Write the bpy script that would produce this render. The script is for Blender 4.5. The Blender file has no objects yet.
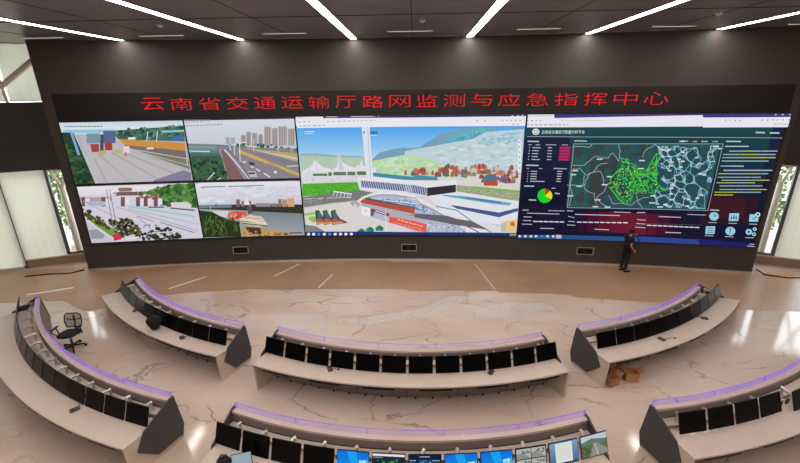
import bpy, math, random
from mathutils import Vector, Matrix
from mathutils.geometry import tessellate_polygon
random.seed(7)
col = bpy.context.scene.collection
PI = math.pi

# ------------------------------------------------------------------ camera
F_PX, PIT, YAW, ROLL, HC = 408.455, 0.3251, -0.039514, -0.01264, 6.8
cp, sp = math.cos(PIT), math.sin(PIT)
FWD = Vector((math.sin(YAW)*cp, math.cos(YAW)*cp, -sp))
R0 = Vector((math.cos(YAW), -math.sin(YAW), 0)); U0 = R0.cross(FWD)
RGT = math.cos(ROLL)*R0 + math.sin(ROLL)*U0
UPV = -math.sin(ROLL)*R0 + math.cos(ROLL)*U0
cam = bpy.data.cameras.new('camera'); cam.sensor_width = 36; cam.lens = F_PX/800*36
co = bpy.data.objects.new('camera', cam); col.objects.link(co)
m = Matrix((RGT, UPV, -FWD)).transposed().to_4x4(); m.translation = (0, 0, HC)
co.matrix_world = m
cam.clip_end = 300
bpy.context.scene.camera = co
vs = bpy.context.scene.view_settings
vs.view_transform = 'Standard'; vs.look = 'None'; vs.gamma = 1; vs.exposure = 0
vs.use_curve_mapping = False

# the concave video wall: y as a function of x, in straight steps of 0.4 m
def wy0(x): return 16.447 - 0.0137*(x+0.402)**2/2
def wy(x):
    a = math.floor(x/0.4)*0.4; t = (x-a)/0.4
    return wy0(a)*(1-t) + wy0(a+0.4)*t
def on_wall(px, py):               # a measured image point -> (x, z) on the wall
    d = (px-400)/F_PX*RGT - (py-231.5)/F_PX*UPV + FWD
    t = 16/d.y
    for _ in range(12): t = wy0(d.x*t)/d.y
    return d.x*t, HC + d.z*t

def lin(c):
    c = c/255.0
    return c/12.92 if c <= 0.04045 else ((c+0.055)/1.055)**2.4
def L3(c): return (lin(c[0]), lin(c[1]), lin(c[2]), 1)

# ------------------------------------------------------------------ materials
MATS = {}
def mat(name, rgb, rough=0.6, metal=0.0, bump=0.0, bscale=20, spec=0.5, var=0.0, vscale=6, coat=0.0):
    if name in MATS: return MATS[name]
    M = bpy.data.materials.new(name); M.use_nodes = True
    nt = M.node_tree; b = nt.nodes['Principled BSDF']
    c = L3(rgb)
    b.inputs['Base Color'].default_value = c
    b.inputs['Roughness'].default_value = rough
    b.inputs['Metallic'].default_value = metal
    b.inputs['Specular IOR Level'].default_value = spec
    b.inputs['Coat Weight'].default_value = coat
    tc = nt.nodes.new('ShaderNodeTexCoord')
    if var > 0:
        n = nt.nodes.new('ShaderNodeTexNoise'); n.inputs['Scale'].default_value = vscale; n.inputs['Detail'].default_value = 5
        nt.links.new(tc.outputs['Object'], n.inputs['Vector'])
        r = nt.nodes.new('ShaderNodeValToRGB')
        r.color_ramp.elements[0].position = .3; r.color_ramp.elements[1].position = .7
        r.color_ramp.elements[0].color = tuple(v*(1-var) for v in c[:3])+(1,)
        r.color_ramp.elements[1].color = tuple(min(1, v*(1+var)) for v in c[:3])+(1,)
        nt.links.new(n.outputs['Fac'], r.inputs['Fac']); nt.links.new(r.outputs['Color'], b.inputs['Base Color'])
    if bump > 0:
        n = nt.nodes.new('ShaderNodeTexNoise'); n.inputs['Scale'].default_value = bscale
        nt.links.new(tc.outputs['Object'], n.inputs['Vector'])
        bp = nt.nodes.new('ShaderNodeBump'); bp.inputs['Strength'].default_value = bump
        nt.links.new(n.outputs['Fac'], bp.inputs['Height']); nt.links.new(bp.outputs['Normal'], b.inputs['Normal'])
    MATS[name] = M; return M
def emat(name, rgb, strength):
    M = bpy.data.materials.new(name); M.use_nodes = True
    nt = M.node_tree; nt.nodes.clear()
    o = nt.nodes.new('ShaderNodeOutputMaterial'); e = nt.nodes.new('ShaderNodeEmission')
    e.inputs['Color'].default_value = L3(rgb); e.inputs['Strength'].default_value = strength
    nt.links.new(e.outputs[0], o.inputs[0]); MATS[name] = M; return M
def screen_mat():
    M = bpy.data.materials.new('lit_screen'); M.use_nodes = True
    nt = M.node_tree; nt.nodes.clear()
    o = nt.nodes.new('ShaderNodeOutputMaterial'); e = nt.nodes.new('ShaderNodeEmission')
    a = nt.nodes.new('ShaderNodeVertexColor'); a.layer_name = 'Col'
    nt.links.new(a.outputs['Color'], e.inputs['Color']); e.inputs['Strength'].default_value = 1.0
    nt.links.new(e.outputs[0], o.inputs[0]); return M
SCREEN = screen_mat()

def marble():
    M = bpy.data.materials.new('polished_marble'); M.use_nodes = True
    nt = M.node_tree; b = nt.nodes['Principled BSDF']; N = nt.nodes.new; Lk = nt.links.new
    tc = N('ShaderNodeTexCoord')
    mp = N('ShaderNodeMapping'); mp.inputs['Rotation'].default_value = (0, 0, 0.7); mp.inputs['Scale'].default_value = (0.35, 0.75, 1)
    Lk(tc.outputs['Object'], mp.inputs['Vector'])
    n1 = N('ShaderNodeTexNoise'); n1.inputs['Scale'].default_value = 1.1; n1.inputs['Detail'].default_value = 6
    Lk(mp.outputs[0], n1.inputs['Vector'])
    mx = N('ShaderNodeVectorMath'); mx.operation = 'MULTIPLY_ADD'
    mx.inputs[1].default_value = (1.0, 1.0, 1.0); Lk(n1.outputs['Color'], mx.inputs[0]); Lk(mp.outputs[0], mx.inputs[2])
    vo = N('ShaderNodeTexVoronoi'); vo.feature = 'DISTANCE_TO_EDGE'; vo.inputs['Scale'].default_value = 1.5
    Lk(mx.outputs[0], vo.inputs['Vector'])
    r1 = N('ShaderNodeValToRGB'); r1.color_ramp.elements[0].position = 0.0; r1.color_ramp.elements[1].position = 0.022
    r1.color_ramp.elements[0].color = (1, 1, 1, 1); r1.color_ramp.elements[1].color = (0, 0, 0, 1)
    Lk(vo.outputs['Distance'], r1.inputs['Fac'])
    n2 = N('ShaderNodeTexNoise'); n2.inputs['Scale'].default_value = 0.9; n2.inputs['Detail'].default_value = 3
    Lk(tc.outputs['Object'], n2.inputs['Vector'])
    r2 = N('ShaderNodeValToRGB'); r2.color_ramp.elements[0].position = 0.44; r2.color_ramp.elements[1].position = 0.62
    Lk(n2.outputs['Fac'], r2.inputs['Fac'])
    mm = N('ShaderNodeMath'); mm.operation = 'MULTIPLY'; Lk(r1.outputs['Color'], mm.inputs[0]); Lk(r2.outputs['Color'], mm.inputs[1])
    base = N('ShaderNodeMixRGB'); base.inputs[1].default_value = L3((208, 188, 175)); base.inputs[2].default_value = L3((190, 167, 152))
    n3 = N('ShaderNodeTexNoise'); n3.inputs['Scale'].default_value = 0.6; n3.inputs['Detail'].default_value = 6
    Lk(mx.outputs[0], n3.inputs['Vector'])
    r3 = N('ShaderNodeValToRGB'); r3.color_ramp.elements[0].position = 0.4; r3.color_ramp.elements[1].position = 0.65
    Lk(n3.outputs['Fac'], r3.inputs['Fac']); Lk(r3.outputs['Color'], base.inputs[0])
    v = N('ShaderNodeMixRGB'); v.inputs[2].default_value = L3((104, 78, 64)); Lk(base.outputs[0], v.inputs[1])
    m2 = N('ShaderNodeMath'); m2.operation = 'MULTIPLY'; m2.inputs[1].default_value = 0.75; Lk(mm.outputs[0], m2.inputs[0]); Lk(m2.outputs[0], v.inputs[0])
    Lk(v.outputs[0], b.inputs['Base Color'])
    b.inputs['Roughness'].default_value = 0.095; b.inputs['Specular IOR Level'].default_value = 0.7
    return M
MARBLE = marble()

def kraft():
    M = bpy.data.materials.new('kraft_paper'); M.use_nodes = True
    nt = M.node_tree; b = nt.nodes['Principled BSDF']; N = nt.nodes.new; Lk = nt.links.new
    tc = N('ShaderNodeTexCoord')
    n = N('ShaderNodeTexNoise'); n.inputs['Scale'].default_value = 0.35; n.inputs['Detail'].default_value = 7
    Lk(tc.outputs['Object'], n.inputs['Vector'])
    r = N('ShaderNodeValToRGB'); r.color_ramp.elements[0].position = .3; r.color_ramp.elements[1].position = .7
    r.color_ramp.elements[0].color = L3((152, 117, 91)); r.color_ramp.elements[1].color = L3((182, 144, 113))
    Lk(n.outputs['Fac'], r.inputs['Fac']); Lk(r.outputs['Color'], b.inputs['Base Color'])
    b.inputs['Roughness'].default_value = 0.36
    n2 = N('ShaderNodeTexNoise'); n2.inputs['Scale'].default_value = 2.5; n2.inputs['Detail'].default_value = 4
    Lk(tc.outputs['Object'], n2.inputs['Vector'])
    bp = N('ShaderNodeBump'); bp.inputs['Strength'].default_value = 0.35; bp.inputs['Distance'].default_value = 0.05
    Lk(n2.outputs['Fac'], bp.inputs['Height']); Lk(bp.outputs[0], b.inputs['Normal'])
    return M
KRAFT = kraft()

def mixglass(name, rgb, fac, emis=0.0):       # see-through sheet: transparent mixed with a tinted gloss
    M = bpy.data.materials.new(name); M.use_nodes = True
    nt = M.node_tree; nt.nodes.clear(); N = nt.nodes.new; Lk = nt.links.new
    o = N('ShaderNodeOutputMaterial'); t = N('ShaderNodeBsdfTransparent'); p = N('ShaderNodeBsdfPrincipled')
    p.inputs['Base Color'].default_value = L3(rgb); p.inputs['Roughness'].default_value = 0.15
    p.inputs['Emission Color'].default_value = L3(rgb); p.inputs['Emission Strength'].default_value = emis
    mx = N('ShaderNodeMixShader'); mx.inputs[0].default_value = fac
    Lk(t.outputs[0], mx.inputs[1]); Lk(p.outputs[0], mx.inputs[2]); Lk(mx.outputs[0], o.inputs[0]); return M
def blind():
    M = bpy.data.materials.new('white_blind_fabric'); M.use_nodes = True
    nt = M.node_tree; nt.nodes.clear(); N = nt.nodes.new; Lk = nt.links.new
    o = N('ShaderNodeOutputMaterial'); d = N('ShaderNodeBsdfDiffuse'); t = N('ShaderNodeBsdfTranslucent')
    d.inputs[0].default_value = L3((238, 238, 230)); t.inputs[0].default_value = L3((238, 240, 232))
    mx = N('ShaderNodeMixShader'); mx.inputs[0].default_value = 0.5
    Lk(d.outputs[0], mx.inputs[1]); Lk(t.outputs[0], mx.inputs[2]); Lk(mx.outputs[0], o.inputs[0]); return M

DARK = mat('dark_cladding', (66, 58, 54), 0.55, bump=.02, var=.06)
BAND = mat('dark_band_panel', (56, 52, 50), 0.6)
BEZEL = mat('black_bezel', (30, 26, 26), 0.5)
SIGN = mat('dark_sign_panel', (18, 9, 9), 0.55)
CEIL = mat('brown_grey_metal_ceiling', (122, 114, 117), 0.30)
SEAM = mat('ceiling_seam', (20, 18, 18), 0.8)
WHITE = mat('white_paint', (225, 220, 208), 0.5)
CREAM = mat('cream_worktop', (196, 178, 166), 0.38, var=.03)
CREAM2 = mat('cream_side_board', (196, 176, 158), 0.5)
TAUPE = mat('taupe_fascia', (124, 108, 100), 0.45)
RAILM = mat('pale_rail_cap', (196, 172, 160), 0.3)
HEX = mat('charcoal_end_panel', (62, 58, 61), 0.5)
KNEE = mat('grey_brown_knee_board', (128, 112, 102), 0.55)
BLACK = mat('black_plastic', (12, 12, 13), 0.45, spec=.25)
GLOSS = mat('black_screen_glass', (3, 3, 4), 0.30, spec=.12)
SILVER = mat('silver_metal', (190, 184, 178), 0.3, metal=0.7)
DKMET = mat('dark_metal', (60, 55, 52), 0.4, metal=0.6)
FABRIC = mat('black_fabric', (18, 18, 20), 0.9, bump=.2, bscale=80)
SKIN = mat('skin', (178, 128, 104), 0.6)
HAIR = mat('black_hair', (16, 13, 12), 0.7)
CARD = mat('brown_cardboard', (176, 120, 78), 0.8, var=.08)
MULL = mat('grey_mullion', (84, 88, 88), 0.4, metal=.3)
SILLM = mat('pale_sill', (196, 180, 160), 0.5)
SILLW = mat('wood_brown_sill_front', (150, 122, 98), 0.5)
STEEL = mat('cream_steel', (214, 206, 190), 0.5)
LEAF = mat('green_leaves', (104, 132, 62), 0.7, var=.35, vscale=4)
GRASS = mat('pale_paving', (176, 180, 160), 0.9, var=.1)
TAPE = mat('white_tape', (232, 220, 206), 0.4)
PAPER = mat('white_paper', (228, 216, 206), 0.6)
FILM = mixglass('clear_plastic_film', (236, 228, 222), 0.3)
GLASSM = mixglass('window_glass', (235, 240, 240), 0.06)
BLIND = blind()
ACRYL = mixglass('violet_acrylic', (150, 112, 235), 0.16, 0.45)
_n = ACRYL.node_tree; _l = _n.nodes.new('ShaderNodeLayerWeight'); _l.inputs['Blend'].default_value = 0.5
_m = _n.nodes.new('ShaderNodeMapRange'); _m.inputs['From Min'].default_value = 0.25; _m.inputs['From Max'].default_value = 0.95; _m.inputs['To Min'].default_value = 0.03; _m.inputs['To Max'].default_value = 0.55
_n.links.new(_l.outputs['Facing'], _m.inputs['Value']); _n.links.new(_m.outputs[0], [n for n in _n.nodes if n.type == 'MIX_SHADER'][0].inputs[0])
EDGE = emat('violet_led_edge', (146, 112, 236), 0.9)
LAMP = emat('strip_light_diffuser', (255, 248, 241), 27.0)
SLOT = emat('slot_light_diffuser', (255, 242, 228), 0.9)
VENT = mat('pale_vent_slot', (190, 178, 168), 0.4)
REDLED = emat('red_led_letters', (238, 24, 30), 1.0)

# ------------------------------------------------------------------ mesh helpers
class MB:
    def __init__(s): s.v = []; s.f = []; s.m = []; s.mats = []
    def mi(s, M):
        if M not in s.mats: s.mats.append(M)
        return s.mats.index(M)
    def add(s, vs, fs, M):
        o = len(s.v); s.v += [tuple(v) for v in vs]; k = s.mi(M)
        for f in fs: s.f.append([i+o for i in f]); s.m.append(k)
    def box(s, c, d, M, rot=None, bev=0.0):
        X = Matrix.Identity(3) if rot is None else rot
        a, b, e = d[0]/2, d[1]/2, d[2]/2
        if bev <= 0:
            P = [(x, y, z) for z in (-e, e) for (x, y) in ((-a, -b), (a, -b), (a, b), (-a, b))]
            fs = [(3, 2, 1, 0), (4, 5, 6, 7), (0, 1, 5, 4), (1, 2, 6, 5), (2, 3, 7, 6), (3, 0, 4, 7)]
        else:
            P = []; q = bev
            for (z, k) in ((-e, q), (-e+q, 0), (e-q, 0), (e, q)):
                for (x, y) in ((-a+k+q, -b+k), (a-k-q, -b+k), (a-k, -b+k+q), (a-k, b-k-q), (a-k-q, b-k), (-a+k+q, b-k), (-a+k, b-k-q), (-a+k, -b+k+q)):
                    P.append((x, y, z))
            fs = [tuple(range(7, -1, -1)), tuple(range(24, 32))]
            for r in range(3):
                for i in range(8):
                    j = (i+1) % 8; fs.append((r*8+i, r*8+j, r*8+8+j, r*8+8+i))
        C = Vector(c)
        s.add([X @ Vector(p) + C for p in P], fs, M)
    def tube(s, pts, r, M, n=8, cap=True):
        pts = [Vector(p) for p in pts]; rs = r if isinstance(r, (list, tuple)) else [r]*len(pts)
        V = []; prev = None
        for i, p in enumerate(pts):
            t = (pts[min(i+1, len(pts)-1)] - pts[max(i-1, 0)]).normalized()
            if prev is None:
                prev = t.orthogonal().normalized()
            u = (prev - t*prev.dot(t)).normalized(); prev = u; w = t.cross(u)
            for k in range(n):
                a = 2*PI*k/n; V.append(p + (u*math.cos(a)+w*math.sin(a))*rs[i])
        fs = []
        for i in range(len(pts)-1):
            for k in range(n):
                j = (k+1) % n; fs.append((i*n+k, i*n+j, (i+1)*n+j, (i+1)*n+k))
        if cap: fs.append(tuple(range(n-1, -1, -1))); fs.append(tuple((len(pts)-1)*n+k for k in range(n)))
        s.add(V, fs, M)
    def prism(s, A, B, M):            # two matching rings of points -> closed solid
        n = len(A); fs = [tuple(range(n-1, -1, -1)), tuple(range(n, 2*n))]
        for i in range(n): j = (i+1) % n; fs.append((i, j, n+j, n+i))
        s.add(list(A)+list(B), fs, M)
    def loft(s, rings, M, closed=True, cap=True):
        n = len(rings[0]); V = [p for r in rings for p in r]; fs = []
        for i in range(len(rings)-1):
            for k in range(n if closed else n-1):
                j = (k+1) % n; fs.append((i*n+k, i*n+j, (i+1)*n+j, (i+1)*n+k))
        if cap and closed: fs.append(tuple(range(n-1, -1, -1))); fs.append(tuple((len(rings)-1)*n+k for k in range(n)))
        s.add(V, fs, M)
    def ball(s, c, r, M, nu=12, nv=8, f=None):
        r = r if isinstance(r, (list, tuple)) else (r, r, r); V = []; fs = []
        for i in range(nv+1):
            for k in range(nu):
                th = PI*i/nv; ph = 2*PI*k/nu
                p = Vector((r[0]*math.sin(th)*math.cos(ph), r[1]*math.sin(th)*math.sin(ph), r[2]*math.cos(th)))
                if f: p = f(p)
                V.append(p+Vector(c))
        for i in range(nv):
            for k in range(nu):
                j = (k+1) % nu; fs.append((i*nu+k, (i+1)*nu+k, (i+1)*nu+j, i*nu+j))
        s.add(V, fs, M)
    def build(s, name, parent=None, loc=None, smooth=False, kind=None):
        me = bpy.data.meshes.new(name); me.from_pydata(s.v, [], s.f)
        for M in s.mats: me.materials.append(M)
        me.polygons.foreach_set('material_index', s.m)
        if smooth: me.polygons.foreach_set('use_smooth', [True]*len(s.f))
        me.validate(); me.update()
        import bmesh
        bm = bmesh.new(); bm.from_mesh(me); bmesh.ops.recalc_face_normals(bm, faces=bm.faces); bm.to_mesh(me); bm.free()
        o = bpy.data.objects.new(name, me); col.objects.link(o)
        if parent: o.parent = parent
        if loc: o.location = loc
        if kind: o['kind'] = kind
        return o
def tag(o, label=None, cat=None, group=None, kind=None):
    if label: o['label'] = label
    if cat: o['category'] = cat
    if group: o['group'] = group
    if kind: o['kind'] = kind
    return o
def empty(name, loc, rz=0):
    o = bpy.data.objects.new(name, None); col.objects.link(o); o.location = loc; o.rotation_euler.z = rz
    o.empty_display_size = .1; return o
def struct(name, mb, **k): return mb.build(name, kind='structure', **k)
def one(fn):
    b = MB(); fn(b); return b

class Paint:                       # coloured polygons for a screen face; every polygon a hair in front of the last
    def __init__(s, mapf, slices=True, step=3e-5, off=0.0):
        s.mapf = mapf; s.v = []; s.f = []; s.c = []; s.k = off; s.slices = slices; s.step = step
        s.pre = lambda x, y: (x, y)
    def tri(s, T, C):              # T: (x, z, colour) triples
        if s.slices:
            x0 = min(p[0] for p in T); x1 = max(p[0] for p in T)
            a = math.floor(x0/0.4); b = math.floor((x1-1e-9)/0.4)
            for g in range(a, b+1):
                P = T
                for (lim, sg) in ((g*0.4, 1), ((g+1)*0.4, -1)):
                    Q = []
                    for i in range(len(P)):
                        p, q = P[i], P[(i+1) % len(P)]
                        dp, dq = sg*(p[0]-lim), sg*(q[0]-lim)
                        if dp >= 0: Q.append(p)
                        if (dp > 0 and dq < 0) or (dp < 0 and dq > 0):
                            t = dp/(dp-dq); Q.append((p[0]+t*(q[0]-p[0]), p[1]+t*(q[1]-p[1])))
                    P = Q
                    if len(P) < 3: break
                if len(P) >= 3: s.emit(P, C)
        else: s.emit(T, C)
    def emit(s, P, C):
        o = len(s.v); s.v += [s.mapf(p[0], p[1], s.k) for p in P]
        s.f.append(list(range(o, o+len(P)))); s.c.append(C)
    def poly(s, pts, c):
        s.k += s.step; C = L3(c)
        W = [s.pre(*p) for p in pts]
        for t in tessellate_polygon([[Vector((p[0], p[1], 0)) for p in W]]):
            s.tri([W[i] for i in t], C)
    def rect(s, x0, y0, x1, y1, c, sl=0): s.poly([(x0, y0), (x1, y0), (x1, y1), (x0, y1)], c)
    def quadgrad(s, tl, tr, br, bl, c0, c1, n=10):
        s.k += s.step
        for i in range(n):
            a, b = i/n, (i+1)/n; u = (i+.5)/n
            C = L3([c0[j]+(c1[j]-c0[j])*u for j in range(3)])
            L = lambda p, q, t: (p[0]+(q[0]-p[0])*t, p[1]+(q[1]-p[1])*t)
            W = [s.pre(*p) for p in (L(tl, bl, a), L(tr, br, a), L(tr, br, b), L(tl, bl, b))]
            s.tri([W[0], W[1], W[2]], C); s.tri([W[0], W[2], W[3]], C)
    def line(s, pts, w, c):
        for a, b in zip(pts, pts[1:]):
            dx, dy = b[0]-a[0], b[1]-a[1]; l = math.hypot(dx, dy) or 1; nx, ny = -dy/l*w/2, dx/l*w/2
            ex, ey = dx/l*w*.3, dy/l*w*.3
            s.poly([(a[0]+nx-ex, a[1]+ny-ey), (b[0]+nx+ex, b[1]+ny+ey), (b[0]-nx+ex, b[1]-ny+ey), (a[0]-nx-ex, a[1]-ny-ey)], c)
    def disc(s, x, y, rx, ry, c, n=14, a0=0, a1=360):
        P = [(x+rx*math.cos(math.radians(a0+(a1-a0)*i/n)), y+ry*math.sin(math.radians(a0+(a1-a0)*i/n))) for i in range(n+(a1-a0 < 360))]
        if a1-a0 < 360: P.append((x, y))
        s.poly(P, c)
    def scatter(s, poly, n, size, cols, asp=.8):
        xs = [p[0] for p in poly]; ys = [p[1] for p in poly]; k = 0; tries = 0
        while k < n and tries < n*20:
            tries += 1
            x = random.uniform(min(xs), max(xs)); y = random.uniform(min(ys), max(ys)); ins = False
            for i in range(len(poly)):
                x1, y1 = poly[i]; x2, y2 = poly[i-1]
                if (y1 > y) != (y2 > y) and x < (x2-x1)*(y-y1)/(y2-y1)+x1: ins = not ins
            if not ins: continue
            r = size*random.uniform(.5, 1.2); a = random.random()*6
            s.poly([(x+r*random.uniform(.6, 1.1)*math.cos(a+j*1.26), y+asp*r*random.uniform(.6, 1.1)*math.sin(a+j*1.26)) for j in range(5)], random.choice(cols)); k += 1
    def dashes(s, x0, y0, x1, y1, h, c, seg=2.2, gap=.5):      # a line of small illegible writing
        h *= .72; gap *= 1.5; c = tuple(v*.93 for v in c) if sum(c) > 380 else tuple(v+45 for v in c)
        L = math.hypot(x1-x0, y1-y0); x = 0
        while x < L:
            w = min(seg*random.uniform(.6, 1.5), L-x); a, b = x/L, (x+w)/L
            s.line([(x0+(x1-x0)*a, y0+(y1-y0)*a), (x0+(x1-x0)*b, y0+(y1-y0)*b)], h, c); x += w+gap
    def text(s, body, x0, z0, w, h, c, thin=0.0):      # in surface units, scaled to the box (x0, z0, w, h)
        s.k += s.step*3
        cu = bpy.data.curves.new('t', 'FONT'); cu.body = body; cu.resolution_u = 2; cu.offset = -thin
        ob = bpy.data.objects.new('t', cu); col.objects.link(ob); me = ob.to_mesh()
        xs = [v.co.x for v in me.vertices]; ys = [v.co.y for v in me.vertices]
        ax, bx, ay, by = min(xs), max(xs), min(ys), max(ys); C = L3(c)
        for f in me.polygons:
            P = [(x0+(me.vertices[i].co.x-ax)/(bx-ax)*w, z0+(me.vertices[i].co.y-ay)/(by-ay)*h) for i in f.vertices]
            for t in tessellate_polygon([[Vector((p[0], p[1], 0)) for p in P]]): s.tri([P[i] for i in t], C)
        ob.to_mesh_clear(); bpy.data.objects.remove(ob); bpy.data.curves.remove(cu)
    def build(s, name, parent=None, M=None):
        me = bpy.data.meshes.new(name); me.from_pydata(s.v, [], s.f)
        me.materials.append(M or SCREEN)
        a = me.color_attributes.new('Col', 'FLOAT_COLOR', 'CORNER'); d = []
        for f, c in zip(s.f, s.c): d += list(c)*len(f)
        a.data.foreach_set('color', d)
        o = bpy.data.objects.new(name, me); col.objects.link(o)
        if parent: o.parent = parent
        return o

# ------------------------------------------------------------------ the room
ZC = 8.747
b = MB(); b.box((0, 7.5, -.1), (46, 27, .2), MARBLE); struct('floor', b)
b = MB(); b.box((0, 7.5, ZC+.15), (46, 27, .3), CEIL)
for y in (11.8, 7.6, 3.4): b.box((0, y, ZC-.002), (45.8, .035, .012), SEAM)
for x in (-12.6, -8.5, -4.3, -.1, 4.05, 8.2, 12.4): b.box((x, 6, ZC-.002), (.02, 19, .010), SEAM)
struct('ceiling', b)
b = MB(); b.box((0, -6.1, ZC/2), (46, .2, ZC), mat('warm_wall', (170, 158, 148), .7)); struct('wall_back', b)
for sx, n in ((-1, 'left'), (1, 'right')):
    b = MB(); b.box((sx*22.9, 3.5, ZC/2), (.2, 19, ZC), mat('warm_wall', (170, 158, 148), .7)); struct('wall_'+n, b)
# curved front wall (solid), from x=-13.68 to 13.2
X0, X1 = -13.68, 13.2
def wall_strip(b, x0, x1, z0, z1, off0, off1, M):
    xs = [x0]; g = math.floor(x0/.4)+1
    while g*.4 < x1-1e-6:
        if g*.4 > x0+1e-6: xs.append(g*.4)
        g += 1
    xs.append(x1)
    b.loft([[(x, wy(x)-off0, z0), (x, wy(x)-off0, z1), (x, wy(x)-off1, z1), (x, wy(x)-off1, z0)] for x in xs], M)
b = MB(); wall_strip(b, X0, X1, 0, ZC, 0.0, -0.9, DARK); struct('wall_front', b)
# pale strip of bare floor edging along the foot of the wall is the marble itself; thin recessed skirting:
b = MB(); wall_strip(b, X0, X1, 0, .03, .012, 0.0, TAUPE); struct('baseboard_front', b)

# ------------------------------------------------------------------ window wings, mirrored about x=-0.25
def wing(sg, n):
    mx = lambda x: x if sg < 0 else -0.5 - x
    A = Vector((-16.4, 15.3)); D = Vector((-14.3+16.4, 16.2-15.3)).normalized(); Nn = Vector((D.y, -D.x))  # Nn points into the room
    def P(u, off, z):              # u metres along the wing from the panel joint, off metres into the room
        q = A + D*u + Nn*off; return (mx(q.x), q.y, z)
    def slab(b, u0, u1, z0, z1, o0, o1, M):
        b.prism([P(u0, o0, z0), P(u1, o0, z0), P(u1, o1, z0), P(u0, o1, z0)], [P(u0, o0, z1), P(u1, o0, z1), P(u1, o1, z1), P(u0, o1, z1)], M)
    UE = 3.25; US = -8.5
    b = MB(); slab(b, US, UE, 4.05, 6.67, .02, -.5, BAND); slab(b, US, UE, 8.72, 8.745, .0, -.3, WHITE)
    struct('wall_side_'+('left' if sg < 0 else 'right'), b)
    b = MB(); slab(b, .05, 2.75, 0, .34, .0, -.4, SILLW); slab(b, .02, 2.8, .34, .40, .05, -.45, SILLM)
    slab(b, US, -.06, 0, .14, .16, -.12, SILLM)
    struct('trim_%d' % n, b)
    w = MB()
    for u in (1.5, 2.85): slab(w, u, u+.10, .40, 4.05, .02, -.12, MULL)
    slab(w, 1.6, 2.85, .40, .47, 0, -.1, MULL)
    slab(w, 1.6, 2.85, 3.98, 4.05, 0, -.1, STEEL)
    for u in (-3.0, -6.0): slab(w, u, u+.08, 0, 4.05, -.0, -.12, MULL)
    if sg < 0: slab(w, -.05, .06, 0, 4.05, .04, -.12, MULL)
    else: slab(w, .60, .67, .3, 4.05, .0, -.08, STEEL)
    for u in (-3.0, .0, 2.9): slab(w, u, u+.07, 6.67, ZC, -.05, -.15, STEEL)
    W = struct('window_%d' % n, w)
    g = MB(); slab(g, 1.6, 2.85, .47, 3.98, -.05, -.06, GLASSM); slab(g, -8.5, 2.9, 6.67, ZC, -.1, -.11, GLASSM)
    slab(g, -8.5, 1.45, 0, 4.05, -.09, -.10, GLASSM); go = g.build('window_glass', W)
    side = 'left' if sg < 0 else 'right'
    # blinds: a broad pale one beside the joint and another farther out, slightly nearer the room
    def rib(b, u0, u1, z0, z1, off, M, k=18, amp=.003):
        f = [[P(u0+(u1-u0)*i/k, off+amp*math.sin(i*1.9), z) for z in (z0, z1)] for i in range(k+1)]
        bk = [[P(u0+(u1-u0)*i/k, off-.012+amp*math.sin(i*1.9), z) for z in (z0, z1)] for i in range(k+1)]
        rings = [[f[i][0], f[i][1], bk[i][1], bk[i][0]] for i in range(k+1)]
        b.loft(rings, M)
    b = MB(); rib(b, .05 if sg < 0 else .68, 1.51, .41, 4.05, .05, BLIND); o = b.build('window_blind')
    tag(o, 'broad cream window blind hanging closest to the video wall at the %s, lower window' % side, 'blind', 'window blinds')
    if sg < 0:
        b = MB(); rib(b, -3.0, .03, .15, 4.04, .10, BLIND); o = b.build('window_blind')
        tag(o, 'cream window blind cut by the left picture edge, reaching down to the floor', 'blind', 'window blinds')
    b = MB(); rib(b, -3.0, .98, 6.69, 8.72, .0, BLIND, amp=.008); rib(b, 1.10, 3.05, 6.69, 8.72, .0, BLIND, amp=.008); o = b.build('window_blind')
    tag(o, 'pale blind in the upper window above the dark band, %s side' % side, 'blind', 'window blinds')
    if sg < 0:
        b = MB(); b.prism([P(1.02, .12, 6.67), P(1.10, .12, 6.67), P(1.10, .04, 6.67), P(1.02, .04, 6.67)],
                          [P(.92, .12, ZC-.03), P(1.0, .12, ZC-.03), P(1.0, .04, ZC-.03), P(.92, .04, ZC-.03)], STEEL)
        b.tube([P(1.0, .16, 7.2), P(2.4, .16, 8.3)], .10, STEEL)
        o = b.build('window_brace'); tag(o, 'cream diagonal steel brace across the upper left window', 'brace')
    # branching cream column standing outside behind the narrow pane
    b = MB(); o3 = -.22
    b.tube([P(1.92, o3, -.3), P(1.90, o3, 1.6), P(1.88, o3, 3.3)], [.15, .13, .11], STEEL, 12)
    b.tube([P(1.88, o3, 3.2), P(1.74, o3, 3.7), P(1.6, o3, 4.3)], [.07, .05, .05], STEEL, 8)
    b.tube([P(1.90, o3, 3.2), P(2.05, o3, 3.7), P(2.2, o3, 4.3)], [.07, .05, .05], STEEL, 8)
    o = b.build('branching_column'); tag(o, 'cream branching steel column outside the narrow %s window pane' % side, 'column', 'branching columns')
    # outside lattice farther out (its image shows in the polished floor)
    b = MB()
    for i in range(6 if sg < 0 else 9):
        u = -8.5+i*(1.1 if sg < 0 else .98)
        b.tube([P(u, -1.3, -.1), P(u+1.6, -1.3, 4.6)], .05, STEEL, 6); b.tube([P(u+1.6, -1.35, -.1), P(u, -1.35, 4.6)], .05, STEEL, 6)
    o = b.build('steel_lattice'); tag(o, 'cream crossed steel lattice outside the windows on the %s' % side, 'lattice')
    return P
PL = wing(-1, 1); PR = wing(1, 2)
b = MB(); b.box((0, 33, -.35), (120, 30, .1), GRASS); o = struct('ground_outside', b)
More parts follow.
